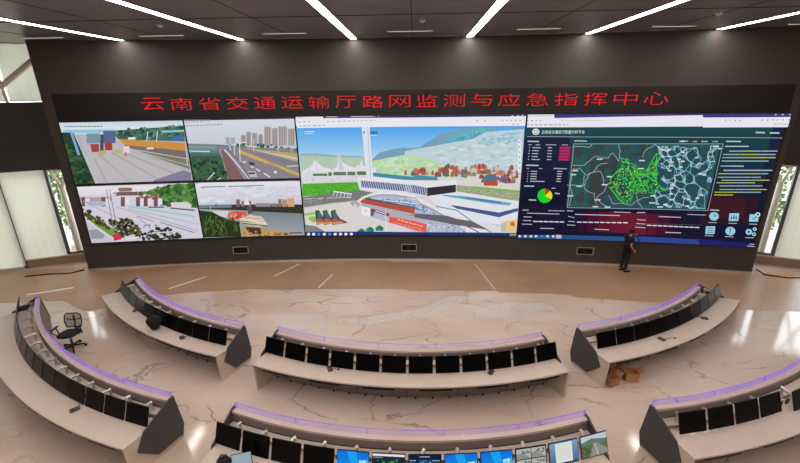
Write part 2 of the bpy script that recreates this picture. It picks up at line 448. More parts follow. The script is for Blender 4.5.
def shrub(c, r, h, label):
    b = MB(); b2 = MB(); rnd = random.Random(int(c[0]*10))
    b2.tube([(0, 0, 0), (.05, 0, h*.4), (0, .05, h*.8)], [.07, .05, .02], DKMET)
    for i in range(2600):
        a = rnd.random()*2*PI; t = rnd.random(); rr = r*math.sin(PI*(.15+.8*t))*math.sqrt(rnd.uniform(.2, 1)); z = h*(.08+.92*t)
        q = Vector((rr*math.cos(a), rr*math.sin(a), z)); u = Vector((rnd.gauss(0, 1), rnd.gauss(0, 1), rnd.gauss(0, 1))).normalized(); v = u.orthogonal().normalized(); s = rnd.uniform(.07, .15)
        b.add([q-u*s, q+v*s*.5, q+u*s, q-v*s*.5], [(0, 1, 2, 3)], LEAF)
    e = empty('shrub', c); b.build('foliage', e); b2.build('stem', e); tag(e, label, 'shrub', 'shrubs outside the windows')
k = 0
for P, nm in ((PL, 'left'), (PR, 'right')):
    for u, off, r, h, w_ in ((2.2, -2.4, 1.0, 2.6, 'low'), (.9, -5.2, 1.6, 5.2, 'tall')):
        q = P(u, off, -.3); shrub(q, r, h, '%s green shrub outside the narrow %s window pane' % (w_, nm))

# ------------------------------------------------------------------ paper, tape and film on the floor
def sheet(name, pts, M, th=.006, z=0.0):
    b = MB(); b.prism([(x, y, z+.001) for x, y in pts], [(x, y, z+th) for x, y in pts], M); return b.build(name)
def curve_edge(xs, off): return [(x, wy0(x)-off) for x in xs]
back = curve_edge([x*.8 for x in range(16, -17, -1)], .16)
back = [(x, y - (0.0, .10, .03, .16, .02)[int((x+20)/2.4) % 5]) for x, y in back]
pts = [(-19, 12.0), (-14.7, 12.3), (-12.4, 12.5), (-11.6, 12.0), (-10.9, 11.75), (-9.4, 12.9), (-8.0, 13.2), (-5.6, 13.5), (-5.6, 13.42), (-3.5, 13.50), (-.3, 13.55), (-.3, 13.40), (3.0, 13.45), (3.0, 13.30), (5.5, 13.2), (5.5, 13.0), (8.4, 12.6), (10.2, 12.2), (14, 12.0), (19, 11.6), (19, 14.6), (15.8, 14.9), (14.0, 15.3)]
pts += back + [(-14.0, 15.5), (-16.6, 14.9), (-19, 14.6)]
o = sheet('floor_paper', pts, KRAFT); tag(o, 'brown protective paper laid on the floor along the video wall', 'floor paper')
def strip(x0, y0, x1, y1, w):
    d = Vector((x1-x0, y1-y0)).normalized()*w/2; n = Vector((-d.y, d.x))
    return [(x0+n.x, y0+n.y), (x0-n.x, y0-n.y), (x1-n.x, y1-n.y), (x1+n.x, y1+n.y)]
for a, lab in (((-9.2, 13.45, -8.3, 14.55, .09), 'white tape strip on brown paper behind the left rear console'),
               ((-5.6, 14.6, -4.9, 15.85, .07), 'white tape strip on brown paper left of the middle socket box'),
               ((-3.6, 13.6, -3.3, 14.8, .05), 'short thin white tape strip running back from the paper edge'),
               ((2.9, 13.5, 2.5, 15.9, .03), 'long thin pale tape line crossing the brown paper'),
               ((-14.2, 12.9, -12.9, 13.5, .12), 'white tape strip on paper behind the far end of front left console'),
               ((9.9, 13.6, 10.6, 12.6, .1), 'white tape strip beyond the right rear console')):
    o = sheet('tape_strip', strip(*a), TAPE, .009); tag(o, lab, 'tape', 'tape strips on the floor paper')
def px_floor(px, py, z=0.0):
    d = (px-400)/F_PX*RGT - (py-231.5)/F_PX*UPV + FWD; t = (z-HC)/d.z; return (d.x*t, d.y*t)
for pp, lab in (([(360, 326), (336, 321), (420, 309), (450, 296), (470, 297), (440, 311)], 'wrinkled clear plastic film strip behind the middle console'),
                ([(474, 312), (500, 303), (545, 303), (560, 312), (520, 318), (474, 318)], 'clear plastic film patch right of the film strip'),
                ([(278, 315), (326, 314), (326, 331), (282, 327)], 'pale plastic film patch just behind the left end of middle console')
):
    o = sheet('plastic_film', [px_floor(*q) for q in pp], FILM, .004); tag(o, lab, 'plastic film', 'plastic film pieces on the marble')

ORD = ['first', 'second', 'third', 'fourth', 'fifth', 'sixth', 'seventh', 'eighth', 'ninth', 'tenth', 'eleventh', 'twelfth', 'thirteenth', 'fourteenth', 'fifteenth', 'sixteenth']
# ------------------------------------------------------------------ ceiling lights
for i, (x, sl) in enumerate(((-10.5, .006), (-6.33, -.003), (-2.26, -.006), (1.96, .006), (6.08, .006), (10.23, -.004))):
    y0, y1 = -5.5, wy0(x)-.08; x = x-sl*(y1-(y0+y1)/2)
    e = empty('strip_light', (x, (y0+y1)/2, ZC), -math.atan(sl)); L = y1-y0
    b = MB(); b.box((0, 0, -.012), (.22, L-.03, .02), LAMP); b.build('diffuser', e)
    b = MB()
    for s in (-1, 1): b.box((s*.122, 0, -.012), (.022, L, .024), mat('light_trim', (90, 84, 82), .4))
    for s in (-1, 1): b.box((0, s*(L/2-.007), -.012), (.23, .014, .024), mat('light_trim', (90, 84, 82), .4))
    b.build('frame', e)
    tag(e, ('leftmost long white ceiling strip light', 'second long white ceiling strip light from the left', 'long white ceiling strip light left of centre',
            'long white ceiling strip light right of centre', 'second long white ceiling strip light from the right', 'rightmost long white ceiling strip light')[i], 'ceiling light', 'long strip lights')
gaps = ('left of the leftmost strip light', 'between the two leftmost strip lights', 'just left of the two middle strip lights', 'between the two middle strip lights',
        'just right of the two middle strip lights', 'between the two rightmost strip lights', 'right of the rightmost strip light')
for i, (a, c) in enumerate(((-13.3, -11.9), (-9.2, -7.75), (-5.02, -3.62), (-.89, .54), (3.3, 4.66), (7.6, 8.9), (11.8, 13.2))):
    e = empty('slot_light', ((a+c)/2, 14.72, ZC)); b = MB(); b.box((0, 0, -.012), (c-a, .07, .02), SLOT); b.build('diffuser', e)
    b = MB(); b.box((0, .05, -.01), (c-a+.06, .03, .02), VENT); b.box((0, -.05, -.01), (c-a+.06, .03, .02), VENT); b.build('frame', e)
    tag(e, 'short bright slot light in the ceiling ' + gaps[i], 'ceiling light', 'short slot lights')
for i, (a, c) in enumerate(((-10.2, -9.9), (-9.15, -8.1), (-5.9, -5.0), (-4.87, -3.9), (-3.5, -2.5), (-1.9, -.95), (.65, 1.65), (2.3, 3.3), (3.6, 4.65), (4.94, 5.75), (6.7, 7.65), (7.83, 8.77), (9.3, 10.0))):
    b = MB(); b.box((0, 0, -.012), (c-a, .09, .02), VENT); b.box((0, 0, -.023), (c-a-.04, .03, .004), SEAM)
    o = b.build('air_slot', loc=((a+c)/2, wy0((a+c)/2)-.35, ZC)); tag(o, 'thin pale air slot above the dark wall, %s slot from the left' % ORD[i], 'air vent', 'air slots along the wall')
for x, y, lab in ((-7.3, 12.7, 'small white smoke detector between the two strip lights at the left'), (.19, 12.72, 'small white smoke detector between the two middle strip lights'), (8.12, 12.52, 'small white smoke detector left of the rightmost strip light')):
    e = empty('smoke_detector', (x, y, ZC)); b = MB(); b.tube([(0, 0, 0), (0, 0, -.03)], [.085, .085], WHITE, 16); b.build('base', e)
    b = MB(); b.tube([(0, 0, -.03), (0, 0, -.06), (0, 0, -.075)], [.065, .055, .02], WHITE, 16); b.build('sensor', e); tag(e, lab, 'smoke detector', 'smoke detectors')

# ------------------------------------------------------------------ video wall
VW = empty('video_wall', (0, 0, 0)); tag(VW, 'wide curved video wall showing camera feeds, a building model and a map dashboard', 'video wall')
b = MB(); wall_strip(b, -13.34, 13.02, 1.04, 6.0, .03, .001, BEZEL); b.build('frame', VW)
def wallmap(x, z, k): return (x, wy(x)-.032-k, z)
def mk(x0, x1, z0, z1, ox, oy, s):   # painter for one window; coordinates are those of a close look at the picture: (ox + u/s, oy + v/s)
    p = Paint(wallmap)
    def pre(u, v):
        x, z = on_wall(ox+u/s, oy+v/s); return (min(max(x, x0), x1), min(max(z, z0), z1))
    p.pre = pre; p.box = (x0, x1, z0, z1); return p
def base(p, c):
    x0, x1, z0, z1 = p.box; p.k += p.step
    for T in (((x0, z0), (x1, z0), (x1, z1)), ((x0, z0), (x1, z1), (x0, z1))): p.tri(list(T), L3(c))
GR = [(38, 66, 48), (52, 84, 56), (30, 54, 40), (66, 98, 62)]
# toll lane feed (upper left)
p = mk(-13.29, -8.94, 3.60, 5.93, 55, 115, 5.714); base(p, (176, 176, 182))
p.poly([(0, 30), (740, 30), (750, 110), (0, 110)], (208, 220, 230)); p.quadgrad((0, 20), (740, 20), (745, 80), (0, 80), (180, 205, 222), (222, 228, 232), 6)
p.poly([(330, 90), (740, 60), (750, 150), (340, 140)], (70, 104, 92)); p.scatter([(340, 85), (735, 62), (740, 135), (350, 130)], 90, 16, [(52, 88, 72), (84, 118, 98), (40, 74, 62), (100, 132, 116)])
p.poly([(340, 135), (750, 160), (755, 215), (345, 170)], (204, 142, 70)); p.poly([(345, 165), (755, 205), (765, 262), (400, 190)], (120, 110, 108))
p.line([(400, 188), (760, 250)], 5, (196, 190, 182)); p.poly([(400, 188), (770, 262), (775, 310), (470, 205)], (126, 124, 104)); p.line([(430, 196), (775, 290)], 5, (186, 184, 176))
p.poly([(140, 110), (340, 110), (440, 210), (730, 315), (780, 385), (230, 390)], (186, 182, 186))
for q in ([(250, 220), (430, 385)], [(330, 215), (600, 370)], [(230, 250), (300, 388)], [(400, 215), (690, 335)]): p.line(q, 12, (172, 168, 172))
p.poly([(560, 375), (735, 315), (780, 330), (782, 378), (570, 392)], (130, 124, 148))
p.poly([(50, 85), (350, 82), (350, 102), (50, 104)], (138, 196, 226)); p.poly([(610, 90), (745, 84), (745, 96), (612, 100)], (140, 196, 220)); p.rect(672, 120, 735, 145, (64, 112, 176))
p.poly([(40, 100), (110, 100), (235, 395), (120, 395)], (40, 66, 54)); p.scatter([(60, 170), (120, 180), (225, 390), (120, 395)], 100, 18, GR)
p.line([(110, 95), (245, 385)], 8, (186, 190, 192)); p.line([(98, 100), (140, 225)], 14, (120, 170, 206))
p.rect(185, 105, 260, 160, (118, 148, 168)); p.rect(280, 90, 350, 160, (84, 104, 140)); p.poly([(205, 165), (255, 165), (258, 210), (215, 212)], (160, 76, 76)); p.poly([(285, 155), (330, 155), (332, 200), (292, 202)], (164, 62, 64))
p.rect(262, 110, 282, 205, (74, 80, 92)); p.poly([(250, 205), (290, 200), (290, 225), (255, 228)], (186, 168, 96)); p.poly([(340, 200), (385, 198), (385, 216), (345, 218)], (196, 176, 92)); p.rect(395, 178, 430, 216, (214, 214, 218)); p.rect(402, 212, 412, 236, (222, 96, 60))
for x in (535, 590): p.line([(x, 95), (x-8, 150)], 5, (210, 214, 218))
p.poly([(420, 128), (462, 126), (465, 138), (422, 140)], (226, 230, 232)); p.line([(530, 190), (565, 190)], 9, (232, 228, 224)); p.line([(748, 90), (760, 280)], 6, (208, 208, 208))
p.dashes(60, 66, 275, 64, 7, (60, 66, 74), 12, 4)
p.poly([(15, 24), (738, 18), (738, 30), (17, 36)], (52, 50, 60)); p.dashes(22, 38, 150, 36, 8, (226, 226, 226), 14, 3); p.dashes(650, 29, 700, 28, 6, (220, 220, 220), 10, 3)
p.build('camera_feed', VW)['label'] = 'toll lane picture with red trucks and orange barrier'
# expressway feed (upper middle)
p = mk(-8.88, -4.71, 3.60, 5.95, 180, 112, 6.344); base(p, (150, 146, 154))
p.quadgrad((20, 55), (735, 40), (745, 230), (30, 215), (212, 214, 224), (196, 202, 214), 10)
p.poly([(40, 200), (250, 205), (470, 225), (755, 240), (755, 262), (40, 225)], (120, 128, 132))
BL = [(176, 168, 164), (152, 144, 144), (196, 188, 184), (132, 126, 130)]
for x0_, x1_, y0_ in ((388, 420, 145), (422, 452, 125), (458, 492, 132), (498, 528, 140), (536, 580, 92), (584, 622, 100), (626, 682, 90), (686, 732, 104), (290, 318, 158), (322, 352, 160)):
    p.rect(x0_, y0_, x1_, 215 if x0_ > 380 else 205, (176, 168, 166) if x0_ > 380 else (168, 180, 194))
    for q in range(3): xx = x0_+6+q*(x1_-x0_-8)/3; p.rect(xx, y0_+5, xx+5, 208 if x0_ > 380 else 200, (136, 128, 130) if x0_ > 380 else (150, 162, 178))
p.scatter([(300, 200), (590, 205), (590, 225), (320, 215)], 40, 10, [(60, 84, 66), (80, 104, 82)]); p.scatter([(600, 215), (750, 235), (750, 255), (610, 240)], 22, 11, [(88, 96, 82), (150, 154, 152)])
p.poly([(250, 215), (450, 235), (755, 300), (768, 430), (430, 430), (300, 300)], (136, 130, 140)); p.poly([(400, 225), (755, 262), (757, 315), (640, 285)], (186, 164, 118)); p.poly([(470, 240), (757, 290), (757, 302), (520, 252)], (206, 200, 196))
p.poly([(395, 238), (757, 318), (760, 345), (700, 335)], (130, 124, 134)); p.line([(380, 250), (765, 395)], 20, (206, 170, 92)); p.line([(560, 320), (765, 420)], 9, (176, 142, 82)); p.line([(680, 345), (757, 338)], 8, (196, 190, 196))
p.poly([(262, 245), (290, 240), (410, 430), (310, 430), (285, 330)], (128, 98, 98)); p.line([(285, 240), (345, 305), (440, 425)], 9, (210, 208, 212)); p.line([(300, 232), (380, 312), (445, 425)], 4, (90, 86, 90))
p.poly([(35, 215), (240, 222), (270, 300), (305, 432), (80, 432)], (58, 92, 78)); p.scatter([(70, 300), (275, 300), (300, 430), (80, 432)], 110, 17, [(44, 74, 54), (64, 96, 66), (34, 58, 46), (80, 108, 72)]); p.quadgrad((45, 212), (235, 218), (262, 280), (55, 280), (132, 158, 160), (66, 102, 92), 6)
p.line([(60, 248), (190, 250)], 7, (196, 222, 236)); p.disc(66, 246, 10, 9, (120, 190, 226))
for a_ in (((180, 430), (220, 385)), ((240, 435), (262, 418))): p.line(a_, 8, (214, 220, 214))
for x in (380, 345, 318): p.line([(x, 195+(380-x)*.2), (x+4, 315-(380-x)*1.2)], 5, (222, 220, 222))
for x in (470, 625): p.line([(x, 165), (x, 250)], 4, (214, 208, 208))
p.line([(380, 195), (425, 190)], 5, (226, 226, 230)); p.poly([(435, 375), (480, 375), (492, 410), (445, 412)], (190, 188, 196)); p.rect(440, 382, 478, 394, (70, 70, 84)); p.poly([(438, 315), (472, 318), (478, 336), (444, 334)], (74, 66, 80)); p.disc(607, 380, 10, 10, (226, 218, 196))
for a_ in (((485, 360), (510, 375)), ((535, 388), (570, 410)), ((450, 345), (470, 352)), ((400, 315), (420, 318))): p.line(a_, 8, (220, 216, 222))
p.dashes(35, 88, 270, 78, 7, (130, 134, 146), 12, 7); p.dashes(35, 64, 195, 56, 6, (150, 156, 166), 12, 8)
p.poly([(18, 42), (730, 28), (732, 42), (20, 56)], (50, 48, 58)); p.dashes(28, 50, 195, 46, 6, (210, 210, 214), 14, 4); p.dashes(650, 38, 700, 37, 6, (200, 200, 206), 10, 3)
p.build('camera_feed', VW)['label'] = 'expressway picture with high-rise towers'
# toll gate feed (lower left)
p = mk(-13.27, -8.94, 1.14, 3.50, 70, 180, 5.926); base(p, (206, 202, 216))
p.quadgrad((40, 40), (560, 30), (560, 110), (40, 110), (232, 226, 232), (214, 208, 218), 4)
p.poly([(400, 80), (560, 40), (640, 20), (740, 15), (765, 165), (545, 150), (500, 90)], (72, 116, 60)); p.scatter([(410, 75), (640, 22), (735, 20), (755, 150), (560, 130)], 130, 20, [(56, 100, 48), (92, 136, 70), (44, 84, 44), (108, 150, 84)])
p.poly([(60, 100), (250, 92), (250, 122), (70, 125)], (178, 150, 156)); p.poly([(60, 92), (300, 86), (300, 98), (60, 104)], (214, 200, 206))
p.poly([(290, 70), (395, 68), (420, 90), (270, 92)], (116, 92, 96)); p.poly([(285, 50), (300, 44), (365, 44), (375, 52), (365, 66), (298, 68)], (150, 112, 96)); p.line([(262, 78), (290, 74)], 6, (96, 70, 70)); p.line([(395, 70), (420, 72)], 6, (96, 70, 70))
p.poly([(410, 95), (530, 88), (540, 120), (420, 125)], (196, 110, 106)); p.scatter([(420, 90), (530, 90), (545, 150), (430, 145)], 26, 12, [(206, 130, 124), (226, 214, 216), (110, 80, 84)])
for x in (70, 190, 305, 395, 440, 500): p.rect(x, 100, x+(24 if x > 60 else 10), 155, (118, 84, 84)); p.rect(x+24, 108, x+50, 146, (220, 220, 230))
p.poly([(80, 125), (210, 125), (220, 150), (120, 150)], (168, 180, 204)); p.line([(110, 140), (320, 240)], 3, (150, 148, 166)); p.line([(350, 155), (740, 215)], 12, (150, 206, 196)); p.line([(350, 170), (760, 260)], 10, (188, 190, 214)); p.line([(280, 160), (760, 300)], 4, (160, 160, 180)); p.line([(400, 210), (500, 245)], 4, (130, 130, 150))
p.line([(540, 250), (740, 310)], 4, (110, 108, 124)); p.line([(470, 160), (560, 160)], 8, (92, 100, 116)); p.poly([(600, 132), (700, 128), (725, 150), (715, 168), (605, 160)], (216, 208, 208)); p.rect(575, 140, 602, 158, (96, 80, 90)); p.line([(600, 165), (740, 178)], 8, (78, 96, 102))
p.poly([(85, 210), (110, 200), (300, 310), (270, 345), (180, 290)], (112, 156, 62)); p.scatter([(75, 165), (120, 180), (200, 230), (240, 290), (100, 225)], 40, 17, [(60, 56, 44), (78, 84, 52), (92, 66, 52)])
p.scatter([(230, 240), (310, 225), (410, 255), (420, 340), (300, 330), (240, 280)], 90, 18, [(54, 52, 38), (80, 84, 52), (38, 36, 30), (96, 92, 60)]); p.scatter([(430, 320), (520, 280), (610, 275), (660, 330), (640, 355), (440, 355)], 80, 15, [(52, 54, 42), (74, 78, 58), (40, 38, 34)])
p.poly([(95, 235), (240, 345), (270, 360), (130, 372)], (196, 192, 206)); p.poly([(115, 295), (165, 290), (210, 325), (200, 345), (130, 345)], (150, 152, 162)); p.line([(95, 228), (270, 350)], 5, (222, 216, 222))
p.poly([(258, 318), (305, 315), (310, 350), (265, 358)], (206, 52, 76)); p.line([(340, 345), (410, 338)], 12, (218, 216, 214)); p.line([(490, 312), (620, 305)], 8, (200, 202, 196))
for x in (220, 240): p.line([(x, 55), (x+45, 300)], 4, (122, 118, 124))
p.line([(400, 215), (480, 280)], 2, (60, 60, 70)); p.scatter([(430, 260), (560, 270), (440, 290)], 8, 6, [(64, 62, 66)])
p.dashes(55, 38, 125, 36, 6, (160, 160, 170), 12, 4); p.dashes(655, 20, 700, 18, 6, (236, 236, 236), 10, 3)
p.build('camera_feed', VW)['label'] = 'toll gate picture with tiled roof and hill'
# river feed (lower middle)
p = mk(-8.88, -4.71, 1.14, 3.50, 190, 178, 6.667); base(p, (150, 156, 160))
p.quadgrad((20, 30), (745, 20), (752, 180), (40, 190), (226, 226, 234), (200, 196, 210), 8); p.scatter([(60, 60), (730, 60), (740, 130), (60, 160)], 50, 45, [(210, 208, 220), (220, 220, 230), (204, 202, 216)], .3)
p.poly([(50, 180), (300, 175), (750, 175), (755, 232), (60, 210)], (58, 56, 50)); p.poly([(50, 180), (280, 178), (280, 196), (55, 200)], (110, 128, 150))
for x0_, x1_, y0_, c_ in ((310, 335, 142, (110, 100, 108)), (345, 362, 152, (140, 116, 112)), (395, 410, 152, (128, 116, 120)), (590, 612, 140, (140, 112, 102)), (616, 648, 142, (176, 140, 110)), (652, 698, 134, (206, 160, 116)), (440, 540, 166, (150, 140, 146)), (545, 585, 168, (132, 124, 126)), (170, 184, 172, (110, 108, 116))):
    p.rect(x0_, y0_, x1_, 190, c_)
p.poly([(55, 205), (752, 232), (765, 385), (60, 395)], (150, 158, 162)); p.quadgrad((400, 215), (755, 236), (765, 385), (500, 385), (122, 132, 136), (158, 166, 170), 8); p.poly([(400, 205), (752, 205), (755, 236), (400, 220)], (58, 52, 42))
p.poly([(150, 215), (260, 220), (250, 262), (180, 250)], (206, 204, 206)); p.line([(365, 80), (372, 180)], 4, (206, 196, 190)); p.poly([(362, 178), (378, 120), (400, 178)], (226, 222, 226)); p.poly([(380, 190), (410, 190), (425, 230), (390, 240)], (92, 84, 82)); p.line([(140, 190), (142, 235)], 4, (190, 196, 196))
p.poly([(340, 330), (420, 320), (660, 362), (690, 390), (350, 392)], (186, 150, 100)); p.poly([(370, 325), (470, 330), (480, 372), (400, 370)], (74, 54, 42)); p.scatter([(350, 340), (650, 370), (640, 390), (350, 390)], 30, 14, [(196, 160, 106), (160, 120, 74), (110, 76, 48)])
p.poly([(255, 240), (300, 220), (370, 222), (380, 250), (330, 272), (262, 276)], (206, 92, 66)); p.scatter([(262, 235), (370, 225), (375, 255), (270, 272)], 24, 12, [(222, 110, 82), (176, 64, 48), (232, 150, 126)])
p.poly([(330, 270), (400, 245), (480, 255), (520, 310), (470, 325), (350, 305)], (216, 200, 182)); p.line([(370, 262), (480, 270)], 9, (222, 172, 108)); p.line([(345, 285), (490, 295)], 7, (120, 108, 104)); p.line([(350, 300), (515, 318)], 8, (96, 90, 92)); p.line([(360, 278), (500, 300)], 5, (240, 236, 232))
p.poly([(60, 215), (150, 225), (240, 270), (330, 290), (345, 392), (80, 394)], (44, 54, 32))
for i in range(70):
    x, y = random.uniform(90, 320), random.uniform(300, 395); a = random.uniform(-2.6, -.5); l = random.uniform(30, 80); p.line([(x, y), (x+l*math.cos(a), max(235+abs(x-180)*.2, y+l*math.sin(a)))], random.uniform(4, 8), random.choice([(66, 88, 42), (88, 112, 56), (36, 48, 28), (50, 72, 38)]))
p.dashes(78, 60, 235, 55, 9, (70, 72, 84), 9, 3); p.dashes(260, 55, 495, 48, 9, (70, 72, 84), 9, 4); p.dashes(665, 365, 750, 362, 12, (40, 40, 40), 10, 4); p.dashes(30, 34, 60, 34, 6, (170, 170, 176), 8, 3); p.dashes(655, 18, 700, 16, 6, (220, 220, 220), 10, 3)
p.build('camera_feed', VW)['label'] = 'river picture with moored boats and palms'
# building model window (middle)
p = mk(-4.65, 4.20, 1.12, 6.0, 295, 110, 6.667); base(p, (206, 204, 210))
p.quadgrad((0, 90), (1600, 90), (1600, 380), (0, 380), (74, 158, 232), (196, 224, 240), 16)
# far hills and slopes
p.poly([(35, 292), (110, 286), (200, 292), (260, 300), (430, 306), (470, 320), (470, 400), (40, 410)], (150, 176, 184)); p.poly([(40, 305), (470, 318), (480, 430), (40, 440)], (176, 200, 176))
S2 = 6.4
def q2(*a): return [((405-295)*6.667+x/6.4*6.667, y/6.4*6.667) for x, y in a]
p.poly([(500, 345), (560, 285), (640, 262), (720, 250), (800, 262)] + q2((0, 245), (90, 240), (230, 150), (380, 118), (520, 110), (560, 120), (620, 135), (755, 108), (755, 400)) + [(500, 420)], (122, 158, 182))
p.poly(q2((230, 190), (330, 150), (380, 125), (500, 112), (560, 125), (470, 170), (400, 200), (300, 205)), (98, 172, 190)); p.scatter(q2((300, 190), (420, 130), (540, 115), (500, 160), (380, 200)), 40, 16, [(80, 160, 178), (120, 176, 196), (104, 184, 188)])
p.poly([(545, 345), (600, 320), (730, 300)] + q2((0, 262), (120, 240), (300, 208), (420, 190), (520, 140), (760, 122), (752, 430), (0, 430)) + [(520, 450)], (188, 208, 216))
p.poly([(500, 340), (640, 318)] + q2((0, 290), (120, 300), (260, 350), (330, 400), (330, 430), (0, 430)) + [(520, 450)], (184, 216, 170)); p.scatter([(510, 350), (700, 310)] + q2((40, 310), (280, 370), (300, 420), (0, 420)) + [(530, 420)], 90, 24, [(196, 224, 182), (172, 208, 160), (206, 222, 200), (184, 206, 190)], .5)
p.scatter(q2((140, 260), (480, 180), (740, 140), (740, 360), (350, 370)), 130, 26, [(204, 216, 224), (170, 196, 212), (214, 220, 222), (190, 206, 206), (196, 216, 204)], .4)
p.scatter(q2((470, 190), (620, 150), (740, 140), (720, 210), (480, 230)), 40, 22, [(146, 186, 206), (160, 196, 212)], .4)
def z7(*a): return [(x/6.617*6.667, (170-110)*6.667+y/6.617*6.667) for x, y in a]     # lower-left close look
def z8(*a): return [((405-295)*6.667+x/6.4*6.667, (170-110)*6.667+y/6.4*6.667) for x, y in a]   # lower-right close look
# tent roofs
p.poly([(45, 415), (60, 402), (95, 380), (125, 345), (138, 318), (150, 350), (190, 380), (250, 395), (280, 380), (288, 320), (294, 262), (302, 310), (320, 350), (370, 375), (400, 385), (430, 360), (443, 325), (456, 370), (500, 390), (540, 380), (540, 440), (45, 450)], (226, 222, 232))
for a_ in (((138, 322), (150, 410)), ((294, 270), (302, 410)), ((443, 330), (420, 400)), ((138, 322), (90, 410)), ((294, 275), (250, 400))): p.line(a_, 5, (196, 192, 206))
p.poly([(288, 290), (294, 262), (312, 340), (330, 400), (292, 400)], (206, 200, 214)); p.disc(136, 316, 5, 5, (190, 130, 130))
# ground
p.poly(z7((45, 85), (794, 60)) + z8((735, 30), (735, 420), (0, 420)) + z7((60, 420)), (214, 208, 206))
p.poly(z7((50, 10), (480, 0), (500, 60), (50, 85)), (216, 214, 222))
for q in ((120, 22, 215, 38), (222, 14, 245, 38), (256, 12, 340, 34), (348, 10, 400, 34), (412, 8, 475, 32)): p.poly(z7((q[0], q[1]), (q[2], q[1]), (q[2], q[3]), (q[0], q[3])), (92, 122, 92))
p.scatter(z7((75, 45), (480, 30), (480, 60), (75, 78)), 40, 9, [(200, 196, 208), (186, 180, 192)], .5)
p.poly(z7((50, 90), (415, 78), (430, 135), (50, 175)), (84, 172, 52)); p.scatter(z7((55, 95), (412, 82), (420, 130), (55, 170)), 60, 16, [(76, 160, 48), (98, 186, 62)], .4)
p.poly(z7((50, 178), (260, 150), (430, 130), (520, 150), (430, 200), (260, 215), (60, 245)), (122, 124, 124)); p.line(z7((60, 190), (370, 178)), 6, (182, 182, 186)); p.line(z7((60, 212), (180, 190)), 5, (156, 158, 158)); p.scatter(z7((90, 190), (220, 180), (210, 215), (90, 235)), 20, 14, [(110, 116, 104), (140, 142, 140)], .5)
p.line(z7((258, 140), (375, 158)), 8, (226, 226, 230))
for x in (262, 285, 308, 332, 355, 372): p.line(z7((x, 142+(x-258)*.15), (x-8, 168+(x-258)*.15)), 5, (210, 210, 216))
p.poly(z7((60, 285), (140, 275), (140, 292), (62, 300)), (150, 196, 92)); p.poly(z7((85, 320), (110, 305), (195, 305), (200, 330), (120, 345)), (140, 190, 84)); p.line(z7((62, 250), (370, 205)), 4, (190, 186, 190)); p.poly(z7((65, 360), (140, 370), (200, 405), (75, 405)), (130, 130, 134))
for k, x in enumerate((135, 185, 238)):
    p.poly(z7((x, 268), (x+22, 262), (x+60, 320), (x+75+k*20, 345), (x+10, 362)), (66, 44, 52)); p.poly(z7((x+8, 275-k*5), (x+30, 268-k*5), (x+50, 320), (x+20, 330)), (58, 116, 98)); p.poly(z7((x+10, 320), (x+70, 330), (x+78+k*12, 350), (x+10, 358)), (176, 96, 96)); p.line(z7((x+14, 350), (x+70, 345)), 8, (206, 170, 84)); p.line(z7((x+12, 316), (x+55, 322)), 6, (128, 60, 120))
p.poly(z7((365, 215), (375, 198), (425, 200), (430, 235), (415, 245), (400, 215), (385, 240)), (170, 168, 172))
# houses with red roofs
for i in range(80):
    x = random.uniform(-10, 735); y = 5+random.uniform(-42, 14); s_ = random.uniform(8, 16)
    c_ = random.choice([(182, 96, 78), (190, 116, 98), (158, 80, 66), (206, 190, 182), (110, 100, 98), (196, 136, 116), (150, 150, 146)])
    if x > 250 or y > -20: p.poly(z8((x-s_, y+10), (x-s_*.5, y-6), (x+s_*.5, y-8), (x+s_, y+8), (x+s_, y+24), (x-s_, y+26)), c_)
for i in range(64):
    x = random.uniform(330, 730); y = random.uniform(0, 75)
    if (y < 40 or x > 480): s_ = random.uniform(8, 16); p.poly(z8((x-s_, y+6), (x-s_*.4, y-6), (x+s_*.6, y-6), (x+s_, y+4), (x+s_, y+18), (x-s_, y+20)), random.choice([(196, 92, 70), (176, 76, 60), (96, 110, 134), (206, 124, 100), (120, 148, 84), (146, 66, 56), (206, 196, 190)]))
p.poly(z8((490, 65), (520, 30), (575, 22), (600, 60), (560, 80)), (92, 112, 140)); p.poly(z8((500, 68), (595, 70), (590, 100), (505, 98)), (190, 74, 56)); p.poly(z8((600, 65), (640, 40), (660, 70), (640, 85)), (88, 104, 130))
# teal roof, long hall, dark bay
p.poly(z8((330, 95), (735, 130), (735, 195), (560, 175), (330, 135)), (150, 166, 128)); p.poly(z8((440, 102), (735, 130), (735, 140), (430, 112)), (122, 176, 76)); p.scatter(z8((340, 110), (730, 150), (730, 185), (420, 150)), 50, 14, [(170, 160, 150), (132, 150, 112), (190, 184, 172)], .4)
p.poly(z8((150, 150), (330, 135), (735, 200), (735, 420), (380, 420), (150, 170)), (222, 224, 232))
p.poly(z7((515, 15), (794, 45)) + z8((30, 28), (205, 42), (210, 65), (0, 62)) + z7((520, 45)), (70, 142, 164)); p.poly(z7((515, 40), (794, 72)) + z8((0, 68), (210, 65), (330, 60), (340, 92), (130, 106), (0, 98)) + z7((520, 60)), (226, 222, 230))
p.poly(z7((415, 52), (520, 48), (794, 78)) + z8((0, 80), (140, 104), (325, 88), (325, 98), (140, 112), (0, 88)) + z7((430, 68)), (230, 228, 234))
p.poly(z7((410, 60), (435, 66), (794, 92)) + z8((140, 108), (142, 168), (0, 152)) + z7((794, 165), (430, 130)), (222, 220, 228))
p.poly(z7((434, 68), (794, 100)) + z8((138, 112), (138, 160), (0, 138)) + z7((794, 145), (440, 112)), (88, 100, 140))
for i in range(34):
    x = 436+i*15.5
    if x < 770: p.line([z7((x, 70+(x-434)*.085))[0], z7((x+13, 112+(x-434)*.085))[0]], 4, (206, 210, 224))
for i in range(9): x = i*15; p.line([z8((x, 92+x*.12))[0], z8((x+12, 140+x*.12))[0]], 4, (206, 210, 224))
p.poly(z8((140, 112), (325, 92), (325, 140), (142, 165)), (52, 50, 54))
